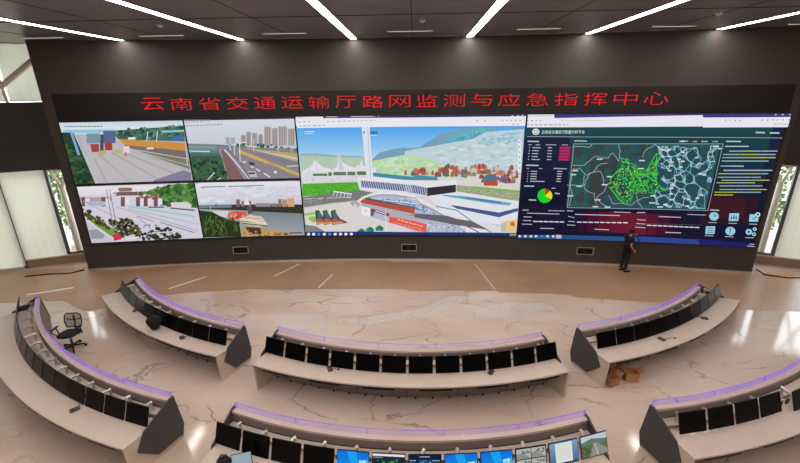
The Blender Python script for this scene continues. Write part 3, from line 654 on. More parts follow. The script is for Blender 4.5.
# arched hall
arch = z7((440, 215), (480, 180), (540, 165), (620, 160), (700, 168), (794, 180)) + z8((80, 210), (200, 260), (320, 330), (400, 395), (0, 395)) + z7((794, 400), (450, 290))
p.poly(arch, (176, 184, 206)); p.scatter(z7((480, 185), (794, 190), (794, 230), (500, 205)) , 60, 10, [(120, 140, 176), (206, 214, 228), (90, 110, 150)], .6)
p.scatter(z8((0, 190), (90, 215), (200, 275), (120, 270), (0, 230)), 40, 10, [(120, 140, 176), (206, 214, 228), (90, 110, 150)], .6); p.scatter(z8((140, 330), (380, 360), (400, 400), (140, 390)), 60, 9, [(150, 156, 186), (216, 216, 228), (130, 130, 160)], .6)
p.line(z7((470, 190), (530, 200), (640, 222), (794, 250)), 14, (70, 78, 104)); p.line(z7((580, 205), (700, 215), (794, 235)) + z8((60, 240), (130, 262)), 7, (90, 128, 176)); p.line(z7((600, 200), (794, 222)), 5, (214, 222, 232))
p.poly(z7((432, 205), (452, 190), (794, 250)) + z8((60, 270), (60, 290), (0, 285)) + z7((794, 290), (440, 215)), (176, 84, 62)); p.poly(z7((440, 218), (794, 292)) + z8((0, 285), (70, 290), (160, 320), (0, 320)) + z7((600, 300), (440, 240)), (176, 172, 184))
p.line(z7((420, 205), (450, 182), (500, 162), (570, 150), (650, 152), (720, 160), (794, 172)) + z8((20, 170), (110, 195), (200, 245), (300, 300), (350, 340)), 15, (226, 224, 232)); p.line(z8((200, 230), (330, 255), (420, 320), (550, 395)), 8, (96, 166, 150)); p.line(z7((450, 190), (500, 172), (570, 162), (650, 163), (794, 184)) + z8((100, 215), (200, 262), (310, 330)), 4, (90, 92, 106))
p.poly(z8((270, 290), (330, 310), (600, 350), (640, 375), (560, 385), (330, 350), (60, 300), (60, 275)), (104, 98, 108)); p.line(z8((390, 355), (470, 395)), 7, (110, 104, 120)); p.poly(z8((420, 320), (640, 360), (720, 380), (720, 420), (560, 395)), (216, 216, 224))
p.poly(z8((230, 155), (380, 165), (685, 210), (660, 225), (560, 215), (250, 165)), (104, 168, 186)); p.poly(z8((380, 170), (620, 200), (610, 212), (400, 182)), (74, 130, 162)); p.poly(z8((285, 220), (600, 270), (720, 240), (722, 260), (600, 300), (330, 245)), (70, 88, 142))
p.poly(z8((640, 325), (715, 310), (715, 400), (645, 395)), (228, 200, 130)); p.poly(z8((672, 330), (700, 328), (700, 358), (672, 355)), (196, 110, 60)); p.poly(z8((610, 340), (645, 325), (645, 390), (615, 395)), (190, 186, 176))
# shop front, banner, trees
p.poly(z7((440, 235), (500, 250), (500, 305), (442, 295)), (232, 232, 238)); p.poly(z7((500, 250), (525, 258), (522, 300), (500, 304)), (104, 96, 112)); p.disc(*z7((470, 268))[0], 9, 10, (196, 200, 212)); p.poly(z7((505, 252), (625, 285), (622, 305), (525, 275)), (150, 40, 66)); p.line(z7((535, 268), (600, 288)), 6, (226, 214, 220)); p.line(z7((600, 265), (606, 400)), 4, (230, 230, 232))
p.poly(z7((625, 305), (794, 335)) + z8((140, 345), (135, 395), (0, 372)) + z7((794, 390), (622, 345)), (226, 92, 72)); p.dashes(*z7((680, 325))[0], *z8((120, 360))[0], 9, (244, 214, 200), 14, 7); p.dashes(*z7((660, 345))[0], *z8((110, 378))[0], 6, (240, 190, 176), 12, 8)
for x, y in ((560, 378), (498, 388), (440, 400)): p.poly(z7((x-28, y), (x, y-18), (x+28, y), (x+24, y+22), (x-24, y+22)), (60, 136, 110)); p.poly(z7((x-14, y+4), (x+8, y-10), (x+20, y+16)), (42, 104, 86))
# white mast
p.poly([(445, 105), (498, 105), (520, 445), (478, 445)], (222, 224, 232)); p.line([(484, 105), (505, 445)], 5, (182, 190, 206)); p.poly([(500, 140), (550, 140), (552, 160), (503, 162)], (70, 120, 180)); p.disc(461, 148, 6, 8, (90, 110, 120)); p.line([(505, 168), (548, 166)], 4, (220, 234, 244))
# browser chrome
p.poly([(0, 30), (1620, 0), (1620, 50), (0, 70)], (52, 48, 104)); p.poly([(0, 56), (780, 50), (1600, 40), (1620, 105), (760, 110), (20, 120), (10, 100)], (232, 230, 238)); p.poly([(8, 38), (188, 34), (188, 70), (8, 74)], (230, 228, 236))
p.dashes(30, 80, 110, 78, 7, (130, 130, 140), 12, 14); p.dashes(215, 76, 540, 68, 5, (170, 168, 178), 16, 10); p.dashes(30, 106, 210, 102, 7, (110, 112, 120), 18, 8); p.dashes(212, 46, 285, 44, 8, (206, 206, 226), 14, 3); p.dashes(375, 44, 515, 42, 8, (206, 206, 226), 14, 3); p.dashes(20, 50, 60, 49, 6, (120, 120, 130), 12, 4); p.dashes(525, 43, 560, 42, 7, (200, 200, 220), 8, 16)
for x, y in q2((460, 68), (510, 66), (622, 68), (650, 67), (675, 66), (705, 66), (735, 66), (690, 90), (720, 90)): p.rect(x-4, y-3, x+4, y+3, (120, 120, 130))
for x, y in q2((685, 36), (720, 35), (750, 34)): p.rect(x-5, y-3, x+5, y+3, (220, 220, 235))
p.poly(q2((722, 190), (742, 190), (742, 400), (718, 400)), (222, 228, 234))
for yy in (205, 235, 268, 300, 335, 370): p.disc(*q2((731, yy))[0], 4, 5, (130, 136, 150))
p.disc(46, 152, 12, 13, (70, 200, 216)); p.dashes(66, 145, 132, 143, 8, (240, 246, 250), 10, 2); p.dashes(68, 158, 122, 157, 6, (226, 240, 248), 10, 2)
# task bar
p.poly(z7((0, 406), (794, 408)) + z8((720, 400), (760, 402), (760, 450), (0, 450)) + z7((0, 460)), (34, 54, 110))
for x in (92, 126, 160, 196, 232, 268, 303, 338, 374): p.rect(*z7((x-9, 413))[0], *z7((x+9, 430))[0], (232, 236, 244) if x not in (160, 232) else (60, 140, 220))
p.dashes(*z8((670, 407))[0], *z8((710, 409))[0], 6, (220, 226, 240), 9, 3); p.dashes(*z8((668, 418))[0], *z8((712, 420))[0], 6, (220, 226, 240), 9, 3)
p.build('browser_window', VW)['label'] = 'arched building model with tents and hills'
# dashboard window (right)
p = mk(4.24, 12.93, 1.08, 6.0, 515, 110, 8.889); base(p, (24, 26, 46))
def A1(*a): return list(a)
def D2(*a): return [(x, y+50*8.889) for x, y in a]                                   # second close look (515,160)
def D4(*a): return [((560-515+x/5)*8.889, (135-110+y/5)*8.889) for x, y in a]         # map
def D5(*a): return [((700-515+x/7.717)*8.889, (y/7.717)*8.889) for x, y in a]
def D6(*a): return [((695-515+x/5.144)*8.889, (50+y/5.144)*8.889) for x, y in a]
def D3(*a): return [(x/6.667*8.889, (90+y/6.667)*8.889) for x, y in a]
def D7(*a): return [((85+x/6.667)*8.889, (90+y/6.667)*8.889) for x, y in a]
p.quadgrad((60, 150), (2420, 150), (2300, 760), (40, 760), (30, 72, 76), (24, 34, 52), 14)
p.quadgrad((70, 240), (490, 240), (450, 850), (30, 850), (32, 40, 66), (22, 22, 44), 8); p.quadgrad((40, 840), (2200, 880), (2100, 1170), (30, 1100), (26, 26, 50), (28, 22, 48), 5)
for a_, b_, c_ in ((560, 1480, (44, 20, 44)), (640, 1380, (66, 22, 46)), (740, 1280, (88, 24, 46)), (840, 1190, (104, 28, 48))): p.poly([(a_, 900), (b_, 930), (b_-40, 1110), (a_, 1080)], c_)
p.poly(D6((60, 170), (330, 190), (300, 330), (20, 330)), (46, 26, 38)); p.poly(D6((80, 190), (260, 200), (240, 300), (60, 290)), (62, 28, 38))
p.poly(D5((560, 130), (668, 130), (560, 463), (480, 463)), (26, 38, 62)); p.poly(D6((370, 50), (410, 50), (330, 440), (250, 440)), (24, 26, 48))
# map
MP = D4((62, 42), (800, 42), (725, 372), (30, 358)); p.poly(MP, (46, 84, 86)); p.poly(D4((150, 120), (290, 130), (250, 340), (140, 350)), (58, 62, 62)); p.poly(D4((300, 60), (430, 50), (420, 130), (330, 120)), (52, 66, 68)); p.poly(D4((470, 60), (780, 60), (700, 360), (400, 350)), (40, 76, 82)); p.scatter(D4((60, 60), (460, 50), (430, 350), (40, 345)), 60, 60, [(46, 82, 84), (56, 68, 70), (40, 76, 78)])
def road(pts, w=5.5, c=(150, 168, 174), n=3, j=6):
    P = [Vector(q) for q in pts]
    for _ in range(n):
        Q = [P[0]]
        for a_, b_ in zip(P, P[1:]): l = (b_-a_).length*.10; Q += [(a_+b_)/2 + Vector((random.uniform(-l, l), random.uniform(-l, l))), b_]
        P = Q
    p.line([D4((v.x, v.y))[0] for v in P], w, c)
for r_ in ([(62, 150), (120, 150), (180, 105), (240, 115), (260, 90), (290, 130)], [(55, 180), (95, 165), (125, 195), (115, 240), (125, 275), (170, 290), (180, 340)], [(35, 250), (120, 250), (140, 200), (200, 145), (235, 140)], [(45, 355), (60, 300), (50, 250), (60, 190)], [(60, 60), (140, 62), (160, 45)], [(290, 130), (300, 80), (290, 45)], [(410, 110), (420, 80), (470, 45)], [(240, 240), (180, 310), (230, 355)],
            [(240, 300), (260, 340), (350, 350), (440, 310)], [(470, 45), (500, 70), (540, 80), (590, 50)], [(500, 60), (520, 120), (570, 150), (580, 190), (620, 180), (660, 130)], [(380, 300), (390, 340), (410, 365)], [(60, 180), (70, 165)], [(130, 200), (200, 180), (215, 250), (240, 245)]): road(r_)
node = []
for i in range(230): node.append((random.uniform(455, 790), random.uniform(50, 365)))
node = [q for q in node if q[0] < 790-(q[1]-42)*.21 and (q[0] > 500 or q[1] < 150 or q[1] > 260)]
for i, a_ in enumerate(node):
    ds = sorted((math.hypot(a_[0]-b_[0], a_[1]-b_[1]), j) for j, b_ in enumerate(node) if j != i)[:4]
    for d_, j in ds: road([a_, node[j]], random.uniform(2.6, 4.6), random.choice([(96, 186, 206), (150, 206, 220), (190, 214, 222), (84, 170, 196), (206, 214, 222)]), 2)
for i in range(26): a_ = random.choice(node); p.rect(*D4((a_[0]-8, a_[1]-3))[0], *D4((a_[0]+10, a_[1]+3))[0], (214, 220, 226))
for q in ((190, 118), (400, 125), (70, 175), (60, 195), (90, 252), (45, 300), (180, 320), (215, 245), (240, 205), (395, 165), (455, 300), (600, 30), (170, 354), (230, 356), (450, 335), (490, 355)): p.rect(*D4((q[0]-14, q[1]-3))[0], *D4((q[0]+14, q[1]+3))[0], (206, 214, 218))
YN = [(290, 110), (330, 110), (350, 140), (370, 150), (380, 190), (420, 185), (440, 140), (470, 90), (485, 70), (500, 100), (470, 150), (480, 190), (470, 230), (500, 260), (520, 275), (470, 285), (420, 290), (370, 290), (340, 330), (310, 335), (290, 300), (270, 270), (235, 255), (240, 220), (280, 200), (300, 160)]
p.scatter(D4(*YN), 430, 9, [(54, 206, 40), (40, 176, 40), (80, 224, 44), (62, 190, 60), (46, 216, 60), (150, 226, 50)])
for i in range(60):
    a_ = random.choice(YN); b_ = random.choice(YN)
    if math.hypot(a_[0]-b_[0], a_[1]-b_[1]) < 110: road([a_, b_], 5, (60, 214, 44), 2)
p.scatter(D4(*YN), 30, 8, [(232, 176, 40), (238, 210, 50), (226, 90, 40)])
p.scatter(D4((300, 180), (330, 180), (300, 300), (270, 290)), 14, 14, [(40, 70, 70)]); p.scatter(D4((340, 160), (400, 180), (390, 280), (350, 260)), 40, 12, [(56, 206, 46), (44, 160, 50)])
p.line(MP+[MP[0]], 5, (150, 172, 180))
# headers, tables, pie
p.poly([(85, 26), (2430, -20), (2430, 75), (80, 75)], (70, 58, 124)); p.poly([(0, 72), (335, 70), (2440, 30), (2440, 140), (700, 150), (0, 152)], (230, 228, 238)); p.poly([(0, 38), (85, 38), (85, 72), (0, 72)], (70, 58, 124)); p.poly([(88, 34), (336, 34), (338, 76), (88, 76)], (234, 232, 242))
p.poly(D5((0, 15), (700, 15), (700, 54), (0, 56)), (66, 56, 120)); p.poly(D5((0, 58), (690, 52), (670, 130), (0, 132)), (230, 230, 240))
p.dashes(108, 52, 325, 50, 7, (150, 146, 160), 14, 4); p.dashes(20, 94, 220, 92, 9, (140, 136, 150), 10, 18); p.dashes(400, 94, 780, 92, 5, (176, 172, 186), 18, 8); p.dashes(15, 130, 460, 128, 9, (128, 128, 140), 20, 12)
for x, y in D5((172, 76), (205, 76), (245, 78), (285, 78), (452, 76), (492, 76), (532, 74), (568, 74), (608, 74), (657, 74)): p.rect(x-7, y-5, x+7, y+5, (150, 148, 160))
for x, y in D5((555, 34), (608, 34), (662, 34)): p.rect(x-7, y-4, x+7, y+4, (226, 226, 240))
p.dashes(*D5((540, 106))[0], *D5((650, 106))[0], 7, (140, 140, 150), 14, 3); p.dashes(15, 48, 80, 48, 10, (226, 226, 240), 9, 30)
p.disc(175, 190, 32, 28, (226, 232, 236)); p.disc(175, 190, 20, 18, (30, 66, 76)); p.poly([(175, 172), (195, 195), (175, 200), (155, 195)], (226, 232, 236))
x0_, z0_ = p.pre(225, 208); x1_, z1_ = p.pre(606, 176); p.text('云南省交通运行数据分析平台', x0_, z0_, x1_-x0_, z1_-z0_, (230, 236, 240))
p.line([(100, 232)] + [(620, 236)] + D5((605, 212)), 4, (170, 190, 198)); p.dashes(*D5((405, 170))[0], *D5((470, 172))[0], 16, (214, 222, 228), 14, 2); p.dashes(*D5((512, 174))[0], *D5((580, 174))[0], 16, (214, 222, 228), 14, 2)
p.dashes(105, 274, 200, 276, 14, (206, 216, 226), 16, 2); p.dashes(515, 270, 622, 272, 12, (206, 216, 226), 16, 2)
for r_ in range(6):
    y = 304+r_*26; xo = -r_*2.4; cc = (170, 188, 200) if r_ == 0 else (196, 206, 216)
    if r_ == 0: p.dashes(112, y, 230, y+2, 10, cc, 30, 26); p.dashes(262, y, 355, y+2, 10, cc, 20, 3); p.dashes(405, y, 455, y+2, 9, cc, 12, 2)
    else:
        p.rect(118+xo, y-4, 126+xo, y+4, cc); p.dashes(150+xo, y, 150+xo+random.uniform(50, 72), y+1, 10, cc, 14, 2); p.dashes(285+xo, y, 320+xo, y+1, 10, cc, 12, 2); p.poly([(390+xo, y-11), (482+xo, y-10), (480+xo, y+9), (386+xo, y+8)], (176, 32, 92)); p.line([(392+xo, y+4), (470+xo, y+5)], 3, (226, 90, 130))
p.dashes(*D2((92, 40))[0], *D2((196, 42))[0], 14, (206, 216, 226), 16, 2); p.dashes(*D2((98, 68))[0], *D2((240, 70))[0], 9, (170, 186, 200), 26, 60); p.dashes(*D2((332, 68))[0], *D2((446, 72))[0], 11, (170, 200, 206), 16, 2)
for r_ in range(5):
    y = 94+r_*22; p.rect(*D2((104-r_*2, y-4))[0], *D2((110-r_*2, y+4))[0], (196, 200, 206)); p.dashes(*D2((134-r_*2, y))[0], *D2(((184 if r_ < 4 else 256)-r_*2, y+1))[0], 10, (200, 210, 218), 12, 2); p.dashes(*D2((366-r_*2, y))[0], *D2((404-r_*3, y+1))[0], 10, (200, 210, 218), 10, 2)
p.dashes(*D2((74, 224))[0], *D2((158, 224))[0], 13, (206, 216, 226), 14, 2)
cx, cy = D2((254, 310))[0]; p.disc(cx, cy, 65, 63, (32, 208, 38), 30); p.disc(cx, cy, 66, 63, (228, 220, 40), 12, -45, 28); p.disc(cx, cy, 66, 63, (186, 60, 24), 8, -88, -45)
p.dashes(*D2((315, 243))[0], *D2((345, 243))[0], 9, (200, 206, 214), 10, 2); p.dashes(*D2((345, 286))[0], *D2((382, 292))[0], 14, (200, 206, 214), 10, 2); p.dashes(*D2((116, 345))[0], *D2((176, 348))[0], 14, (200, 206, 214), 12, 2)
WHT = (214, 218, 228)
for a_, b_, h_ in (((45, 60), (82, 60), 9), ((215, 63), (320, 66), 7), ((338, 64), (376, 66), 9), ((75, 80), (285, 86), 8), ((392, 88), (685, 96), 9), ((648, 72), (755, 76), 7), ((52, 104), (102, 106), 8), ((48, 128), (102, 130), 8), ((40, 152), (105, 154), 8), ((345, 100), (388, 112), 7), ((348, 134), (388, 136), 8), ((338, 158), (390, 160), 8), ((162, 180), (250, 182), 8), ((520, 186), (612, 190), 8)):
    p.dashes(*D3(a_)[0], *D3(b_)[0], h_, WHT, 13, 3)
for x in range(115, 305, 35): p.line(D3((x, 132+.02*x), (x+26, 133+.02*x)), 9, WHT)
for x in range(405, 735, 38): p.line(D3((x, 134+.012*x), (x+26, 135+.012*x)), 9, WHT)
for a_, b_, h_ in (((232, 76), (285, 76), 9), ((378, 102), (520, 108), 9), ((565, 88), (685, 92), 7), ((234, 122), (288, 126), 8), ((228, 148), (286, 152), 8), ((220, 172), (286, 176), 8), ((420, 206), (522, 210), 9)): p.dashes(*D7(a_)[0], *D7(b_)[0], h_, WHT, 13, 3)
for x in range(300, 650, 35): p.line(D7((x, 146+.045*x), (x+26, 147+.045*x)), 9, WHT)
p.line(D7((300, 150), (660, 158)), 2, (120, 100, 120))
for x, y in D4((600, 28), (645, 30), (697, 30), (748, 30)): p.rect(x-6, y-6, x+6, y+6, {0: (220, 220, 220), 1: (190, 50, 60), 2: (222, 222, 120), 3: (60, 190, 70)}[int((x-D4((590, 0))[0][0])/90) % 4]); p.dashes(x+14, y, x+44, y, 10, (206, 214, 220), 10, 2)
p.dashes(*D4((66, 26))[0], *D4((125, 28))[0], 8, (200, 212, 220), 14, 2)
# text block at right
p.dashes(*D5((178, 238))[0], *D5((285, 239))[0], 15, (196, 216, 226), 16, 2); p.dashes(*D5((170, 276))[0], *D5((345, 276))[0], 13, (196, 216, 226), 16, 2)
YL = (206, 206, 60); CY = (170, 196, 206)
for i, (y, a_, b_, segs) in enumerate(((312, 200, 570, 'ccyccc'), (338, 155, 555, 'ccyycc'), (362, 150, 555, 'cccyyy'), (388, 145, 500, 'cccccc'), (426, 135, 310, 'ccc'), (460, 160, 530, 'cccccc'))):
    w_ = (b_-a_)/len(segs)
    for j, ch in enumerate(segs): p.dashes(*D5((a_+j*w_, y))[0], *D5((a_+(j+.93)*w_, y))[0], 12, YL if ch == 'y' else CY, 15, 3)
for y, a_, b_, segs in ((48, 130, 370, 'ccccc'), (66, 105, 360, 'yccyyc'), (84, 100, 320, 'ccccc'), (99, 120, 365, 'ccccy'), (112, 95, 290, 'yyccy'), (128, 110, 330, 'cccc'), (146, 110, 350, 'ccccyy'), (160, 85, 320, 'yyyccc'), (174, 82, 178, 'yyy')):
    w_ = (b_-a_)/len(segs)
    for j, ch in enumerate(segs): p.dashes(*D6((a_+j*w_, y))[0], *D6((a_+(j+.93)*w_, y))[0], 11, YL if ch == 'y' else CY, 15, 3)
p.dashes(*D6((115, 27))[0], *D6((230, 29))[0], 10, CY, 15, 2)
# icons
IC = (150, 206, 226)
p.dashes(*D6((62, 250))[0], *D6((106, 252))[0], 11, (206, 220, 228), 13, 2)
def ic(x, y): return D6((x, y))[0]
q = ic(81, 283); p.disc(*q, 42, 38, IC); p.line([(q[0], q[1]), (q[0]+4, q[1]-24)], 6, (30, 60, 90)); p.line([(q[0], q[1]), (q[0]+22, q[1]-6)], 6, (30, 60, 90))
q = ic(182, 287); p.poly([(q[0]-40, q[1]-34), (q[0]+46, q[1]-34), (q[0]+38, q[1]+34), (q[0]-46, q[1]+34)], IC)
for k in (-22, 0, 20): p.rect(q[0]+k-5, q[1]-18+abs(k)*.6, q[0]+k+5, q[1]+20, (30, 50, 80))
q = ic(285, 290); p.poly([(q[0]-40, q[1]-30), (q[0]+40, q[1]-30), (q[0]+34, q[1]+34), (q[0]-46, q[1]+34)], IC); p.disc(q[0]+32, q[1]-28, 22, 20, (206, 230, 236)); p.disc(q[0]+32, q[1]-28, 11, 10, (40, 40, 60)); p.line([(q[0]-10, q[1]+14), (q[0]+20, q[1]-12)], 8, (40, 70, 100))
q = ic(62, 353); p.poly([(q[0]-38, q[1]-34), (q[0]+44, q[1]-34), (q[0]+36, q[1]+34), (q[0]-44, q[1]+34)], IC)
for k in (-18, 0, 18): p.rect(q[0]-26, q[1]+k-3, q[0]+26, q[1]+k+3, (30, 50, 80))
q = ic(164, 358); p.disc(*q, 44, 38, IC); p.line([(q[0]+2, q[1]-24), (q[0]-3, q[1]+8)], 8, (24, 50, 80)); p.disc(q[0]-4, q[1]+20, 5, 5, (24, 50, 80))
for dx, dy, r_ in ((258, 362, 22), (288, 348, 14), (284, 374, 14)): q = ic(dx, dy); p.disc(*q, r_*1.3, r_*1.2, IC); p.disc(*q, r_*.5, r_*.45, (30, 50, 80))
for x, y in ((74, 314), (176, 318), (280, 322), (56, 381), (158, 386), (262, 391)): p.dashes(*ic(x-20, y), *ic(x+20, y+1), 8, (196, 206, 214), 12, 2)
# task bar
p.poly(D3((0, 222), (300, 226), (720, 236), (800, 238), (800, 300), (0, 300)), (44, 100, 146)); p.poly(D3((290, 224), (800, 238), (800, 300), (290, 290)), (40, 84, 134)); p.poly(D7((240, 232), (800, 262), (800, 320), (240, 300)), (48, 70, 140)); p.poly(D6((0, 398), (340, 425), (340, 463), (0, 463)), (34, 34, 104))
p.poly(D7((720, 256), (1000, 280), (1000, 330), (720, 300)), (32, 34, 104)); p.dashes(*D6((262, 424))[0], *D6((285, 426))[0], 8, (210, 214, 230), 8, 2); p.dashes(*D6((250, 434))[0], *D6((294, 437))[0], 8, (210, 214, 230), 10, 2)
for x in (24, 62, 98, 132, 170, 208, 245): p.rect(*D3((x-7, 225))[0], *D3((x+7, 238))[0], (226, 234, 240) if x != 170 else (60, 150, 220))
p.poly(D3((264, 222), (300, 223), (298, 246), (264, 246)), (206, 176, 196))
p.build('browser_window', VW)['label'] = 'dark dashboard with green map, pie chart and icons'
# fine seams between the windows are the frame itself

# red lettering strip above
SG = empty('led_sign', (0, wy0(-.2)-.02, 6.5)); tag(SG, 'long dark sign with red Chinese lettering above the video wall', 'sign')
b = MB(); wall_strip(b, -13.30, 12.93, 6.02, 6.95, .035, .001, SIGN); o = b.build('sign_panel', SG); o.matrix_parent_inverse = Matrix.Translation(-SG.location)
p = Paint(lambda x, z, k: (x, wy(x)-.036-k, z)); TXT = '云南省交通运输厅路网监测与应急指挥中心'
xs0, xs1 = -10.30, 9.08; pitch = (xs1-xs0)/18.75
for i, ch in enumerate(TXT): p.text(ch, xs0+i*pitch, 6.31+.02*(ch in '云与'), pitch*.78, .44, (222, 32, 34), thin=.010 if ch != '路' else 0.0)
o = p.build('red_lettering', SG); o.matrix_parent_inverse = Matrix.Translation(-SG.location)
# socket boxes in the wall foot
for x, lab in ((-7.48, 'left'), (-.27, 'middle'), (7.04, 'right')):
    sl = math.atan2(wy0(x+.3)-wy0(x-.3), .6)
    e = empty('socket_box', (x, wy0(x)-.008, .53), sl); b = MB()
    for (cx_, cz, w_, h_) in ((0, .15, .66, .03), (0, -.15, .66, .03), (-.315, 0, .03, .3), (.315, 0, .03, .3)): b.box((cx_, -.012, cz), (w_, .03, h_), SILVER)
    b.build('frame', e); b = MB(); b.box((0, -.002, 0), (.60, .012, .27), BLACK); b.box((0, -.014, -.02), (.12, .014, .05), DKMET); b.build('socket_panel', e)
    tag(e, '%s silver framed socket box low in the dark wall under the screens' % lab, 'socket box', 'socket boxes')
# loose cables at the two ends of the wall
for pts_, lab in (([(-13.75, 15.1, .03), (-14.1, 14.75, .02), (-14.8, 14.7, .02), (-15.7, 14.45, .02)], 'left'), ([(13.2, 15.0, .2), (13.45, 14.9, .03), (14.1, 14.6, .02), (14.9, 14.65, .02)], 'right')):
    b = MB(); b.tube(pts_, .025, BLACK); o = b.build('floor_cable'); tag(o, 'black cable trailing on the floor at the %s end of the video wall' % lab, 'cable')

# ------------------------------------------------------------------ consoles
class Arc:
    def __init__(s, c, r, a0, a1): s.c = c; s.r = r; s.a0 = a0; s.a1 = a1
    def at(s, t):
        a = math.radians(s.a0+(s.a1-s.a0)*t); return Vector((s.c[0]+s.r*math.sin(a), s.c[1]-s.r*math.cos(a)))
def console(label, rail, front, npan, div=()):
    mid = rail.at(.5)
    e = empty('control_console', (mid.x, mid.y, 0)); O = Vector((mid.x, mid.y, 0))
    def P(t, s, z):
        a = rail.at(t); b_ = front.at(t); d = (b_-a); q = a + d.normalized()*s if s < .9 else a + d*(s if s < 1.0 else 1.0)
        return Vector((q.x, q.y, z)) - O
    def Q(t, s, z):               # s = 1 means the front edge
        a = rail.at(t); b_ = front.at(t); q = a+(b_-a)*s; return Vector((q.x, q.y, z)) - O
    N = max(16, npan*4); T = [i/N for i in range(N+1)]
    w = (front.at(.5)-rail.at(.5)).length
    def run(prof, M, name, t0=0, t1=1, par=e, fr=False, smooth=False):
        b = MB(); n = max(2, int(N*(t1-t0))); f = Q if fr else P
        b.loft([[f(t0+(t1-t0)*i/n, s, z) for s, z in prof] for i in range(n+1)], M); return b.build(name, par)
    # worktop (runs from behind the fascia to the front edge)
    b = MB(); b.loft([[Q(t, .05, .715), Q(t, .05, .755), Q(t, 1.0, .755), Q(t, 1.0, .715)] for t in T], CREAM); b.build('worktop', e)
    b = MB(); b.loft([[Q(t, .90, .690), Q(t, .90, .714), Q(t, .995, .714), Q(t, .995, .690)] for t in T], BLACK); b.build('front_rail', e)
    run([(-.07, 1.00), (-.07, 1.05), (.04, 1.05), (.04, 1.00)], RAILM, 'rail_cap')
    run([(.0, .756), (.0, .999), (.03, .999), (.045, .756)], TAUPE, 'fascia')
    run([(.046, .80), (.046, .835), (.235, .835), (.235, .80)], CREAM, 'raised_shelf')
    run([(.05, .757), (.05, .799), (.20, .799), (.20, .757)], TAUPE, 'shelf_riser')
    run([(-.06, .999), (-.15, .34), (-.12, .02), (-.08, .02), (-.10, .34), (-.02, .999)], KNEE, 'back_shell')
    run([(.34, .02), (.34, .70), (.37, .70), (.37, .02)], KNEE, 'knee_panel')
    # seams / silver cable rail lying along the deck
    run([(.046, .836), (.046, .846), (.056, .846), (.056, .836)], DKMET, 'deck_seam')
    # violet edge-lit acrylic
    ac = run([(-.062, 1.052), (-.062, 1.18), (-.054, 1.18), (-.054, 1.052)], ACRYL, 'acrylic_screen')
    b = MB(); b.loft([[P(t, -.062, 1.178), P(t, -.062, 1.187), P(t, -.054, 1.187), P(t, -.054, 1.178)] for t in T], EDGE)
    L = rail.r*math.radians(rail.a1-rail.a0); k = max(2, round(L/1.35))
    for i in range(k+1):
        t = min(max(i/k, .003), .997); d = .004/L
        b.loft([[P(t-d, -.066, z), P(t+d, -.066, z), P(t+d, -.049, z), P(t-d, -.049, z)] for z in (1.06, 1.18)], EDGE)
    b.build('violet_light_edge', ac)
    # ends
    for t, sg in ((0, -1), (1, 1)):
        a = rail.at(t); f_ = front.at(t); n = Vector((-(f_-a).y, (f_-a).x)).normalized()
        tang = (rail.at(.02+t*.96)-rail.at(t)); n = -n if n.dot(tang) > 0 else n; n3 = Vector((n.x, n.y, 0))
        wd = (f_-a).length
        prof = [(-.07, 1.09), (.01, 1.09), (.62*wd, .80), (.80*wd, .48), (.46*wd, .10), (-.10, .10), (-.16, .34)]
        R_ = lambda s, z, o: Vector((a.x, a.y, 0)) + Vector(((f_-a).x, (f_-a).y, 0)).normalized()*s + Vector((0, 0, z)) + n3*o - O
        b = MB(); b.prism([R_(s, z, .002) for s, z in prof], [R_(s, z, .036) for s, z in prof], HEX); b.build('end_panel', e)
        pb = [(-.08, .0), (-.08, .12), (-.14, .34), (-.06, .99), (.03, .99), (.05, .712), (wd, .712), (wd-.04, 0)]
        b = MB(); b.prism([R_(s, z, -.05) for s, z in pb], [R_(s, z, .001) for s, z in pb], CREAM2); b.build('side_board', e)
    # black cable trays below the front edge and upright boards
    for i in range(npan):
        tm = (i+.5)/npan; h = .29/npan
        b = MB(); b.loft([[Q(t, .86, .64), Q(t, .86, .689), Q(t, .985, .689), Q(t, .985, .64)] for t in (tm-h, tm, tm+h)], BLACK); b.build('cable_tray', e)
        if i:
            b = MB(); b.loft([[P(i/npan+d, s, z) for s, z in ((.372, .03), (.372, .69), (.376, .69), (.376, .03))] for d in (-.0008, .0008)], BLACK); b.build('panel_joint', e)
    for t in div:
        b = MB(); d = .02/(rail.r*math.radians(rail.a1-rail.a0)); b.loft([[Q(t+k_, s, z) for s, z in ((.38, 0), (.38, .70), (.95, .70), (.80, 0))] for k_ in (-d, d)], CREAM2); b.build('support_board', e)
    for i in range(npan*3):
        q = P((i+.5)/npan/3, .39, .012); b = MB(); b.tube([q, q+Vector((0, 0, .03))], .022, BLACK); b.build('foot', e)
    tag(e, label, 'console')
    return rail, front
CN = {
 'C': (Arc((-.03, 17.09), 8.85, -23.4, 21.2), Arc((-.04, 17.97), 10.64, -21.1, 19.6), 'middle curved cream console with violet edge, standing alone in the centre', 6, ()),
 'LM': (Arc((-1.67, 19.23), 10.46, -46.7, -15.8), Arc((-1.69, 19.67), 11.76, -45.6, -15.7), 'curved cream console at rear left with a black bag on it', 5, (.5,)),
 'RM': (Arc((1.5, 19.51), 10.65, 14.5, 43.2), Arc((1.68, 19.16), 11.24, 14.8, 46.5), 'curved cream console at rear right with cardboard boxes beneath its end', 5, (.62,)),
 'LF': (Arc((-2.11, 18.14), 11.96, -51.5, -13.6), Arc((-2.11, 18.14), 12.97, -51.5, -14.2), 'long curved cream console at front left beside the task chair', 7, ()),
 'RF': (Arc((2.68, 18.19), 11.86, 9.1, 50), Arc((2.68, 18.19), 12.75, 9.7, 50), 'curved cream console at front right with a monitor missing from its row', 7, ()),
 'B': (Arc((-.08, 15.45), 9.81, -20.5, 19.4), Arc((-.08, 15.45), 10.80, -19.9, 18.9), 'nearest curved console, cut by the bottom picture edge, with lit monitors', 6, ()),
}
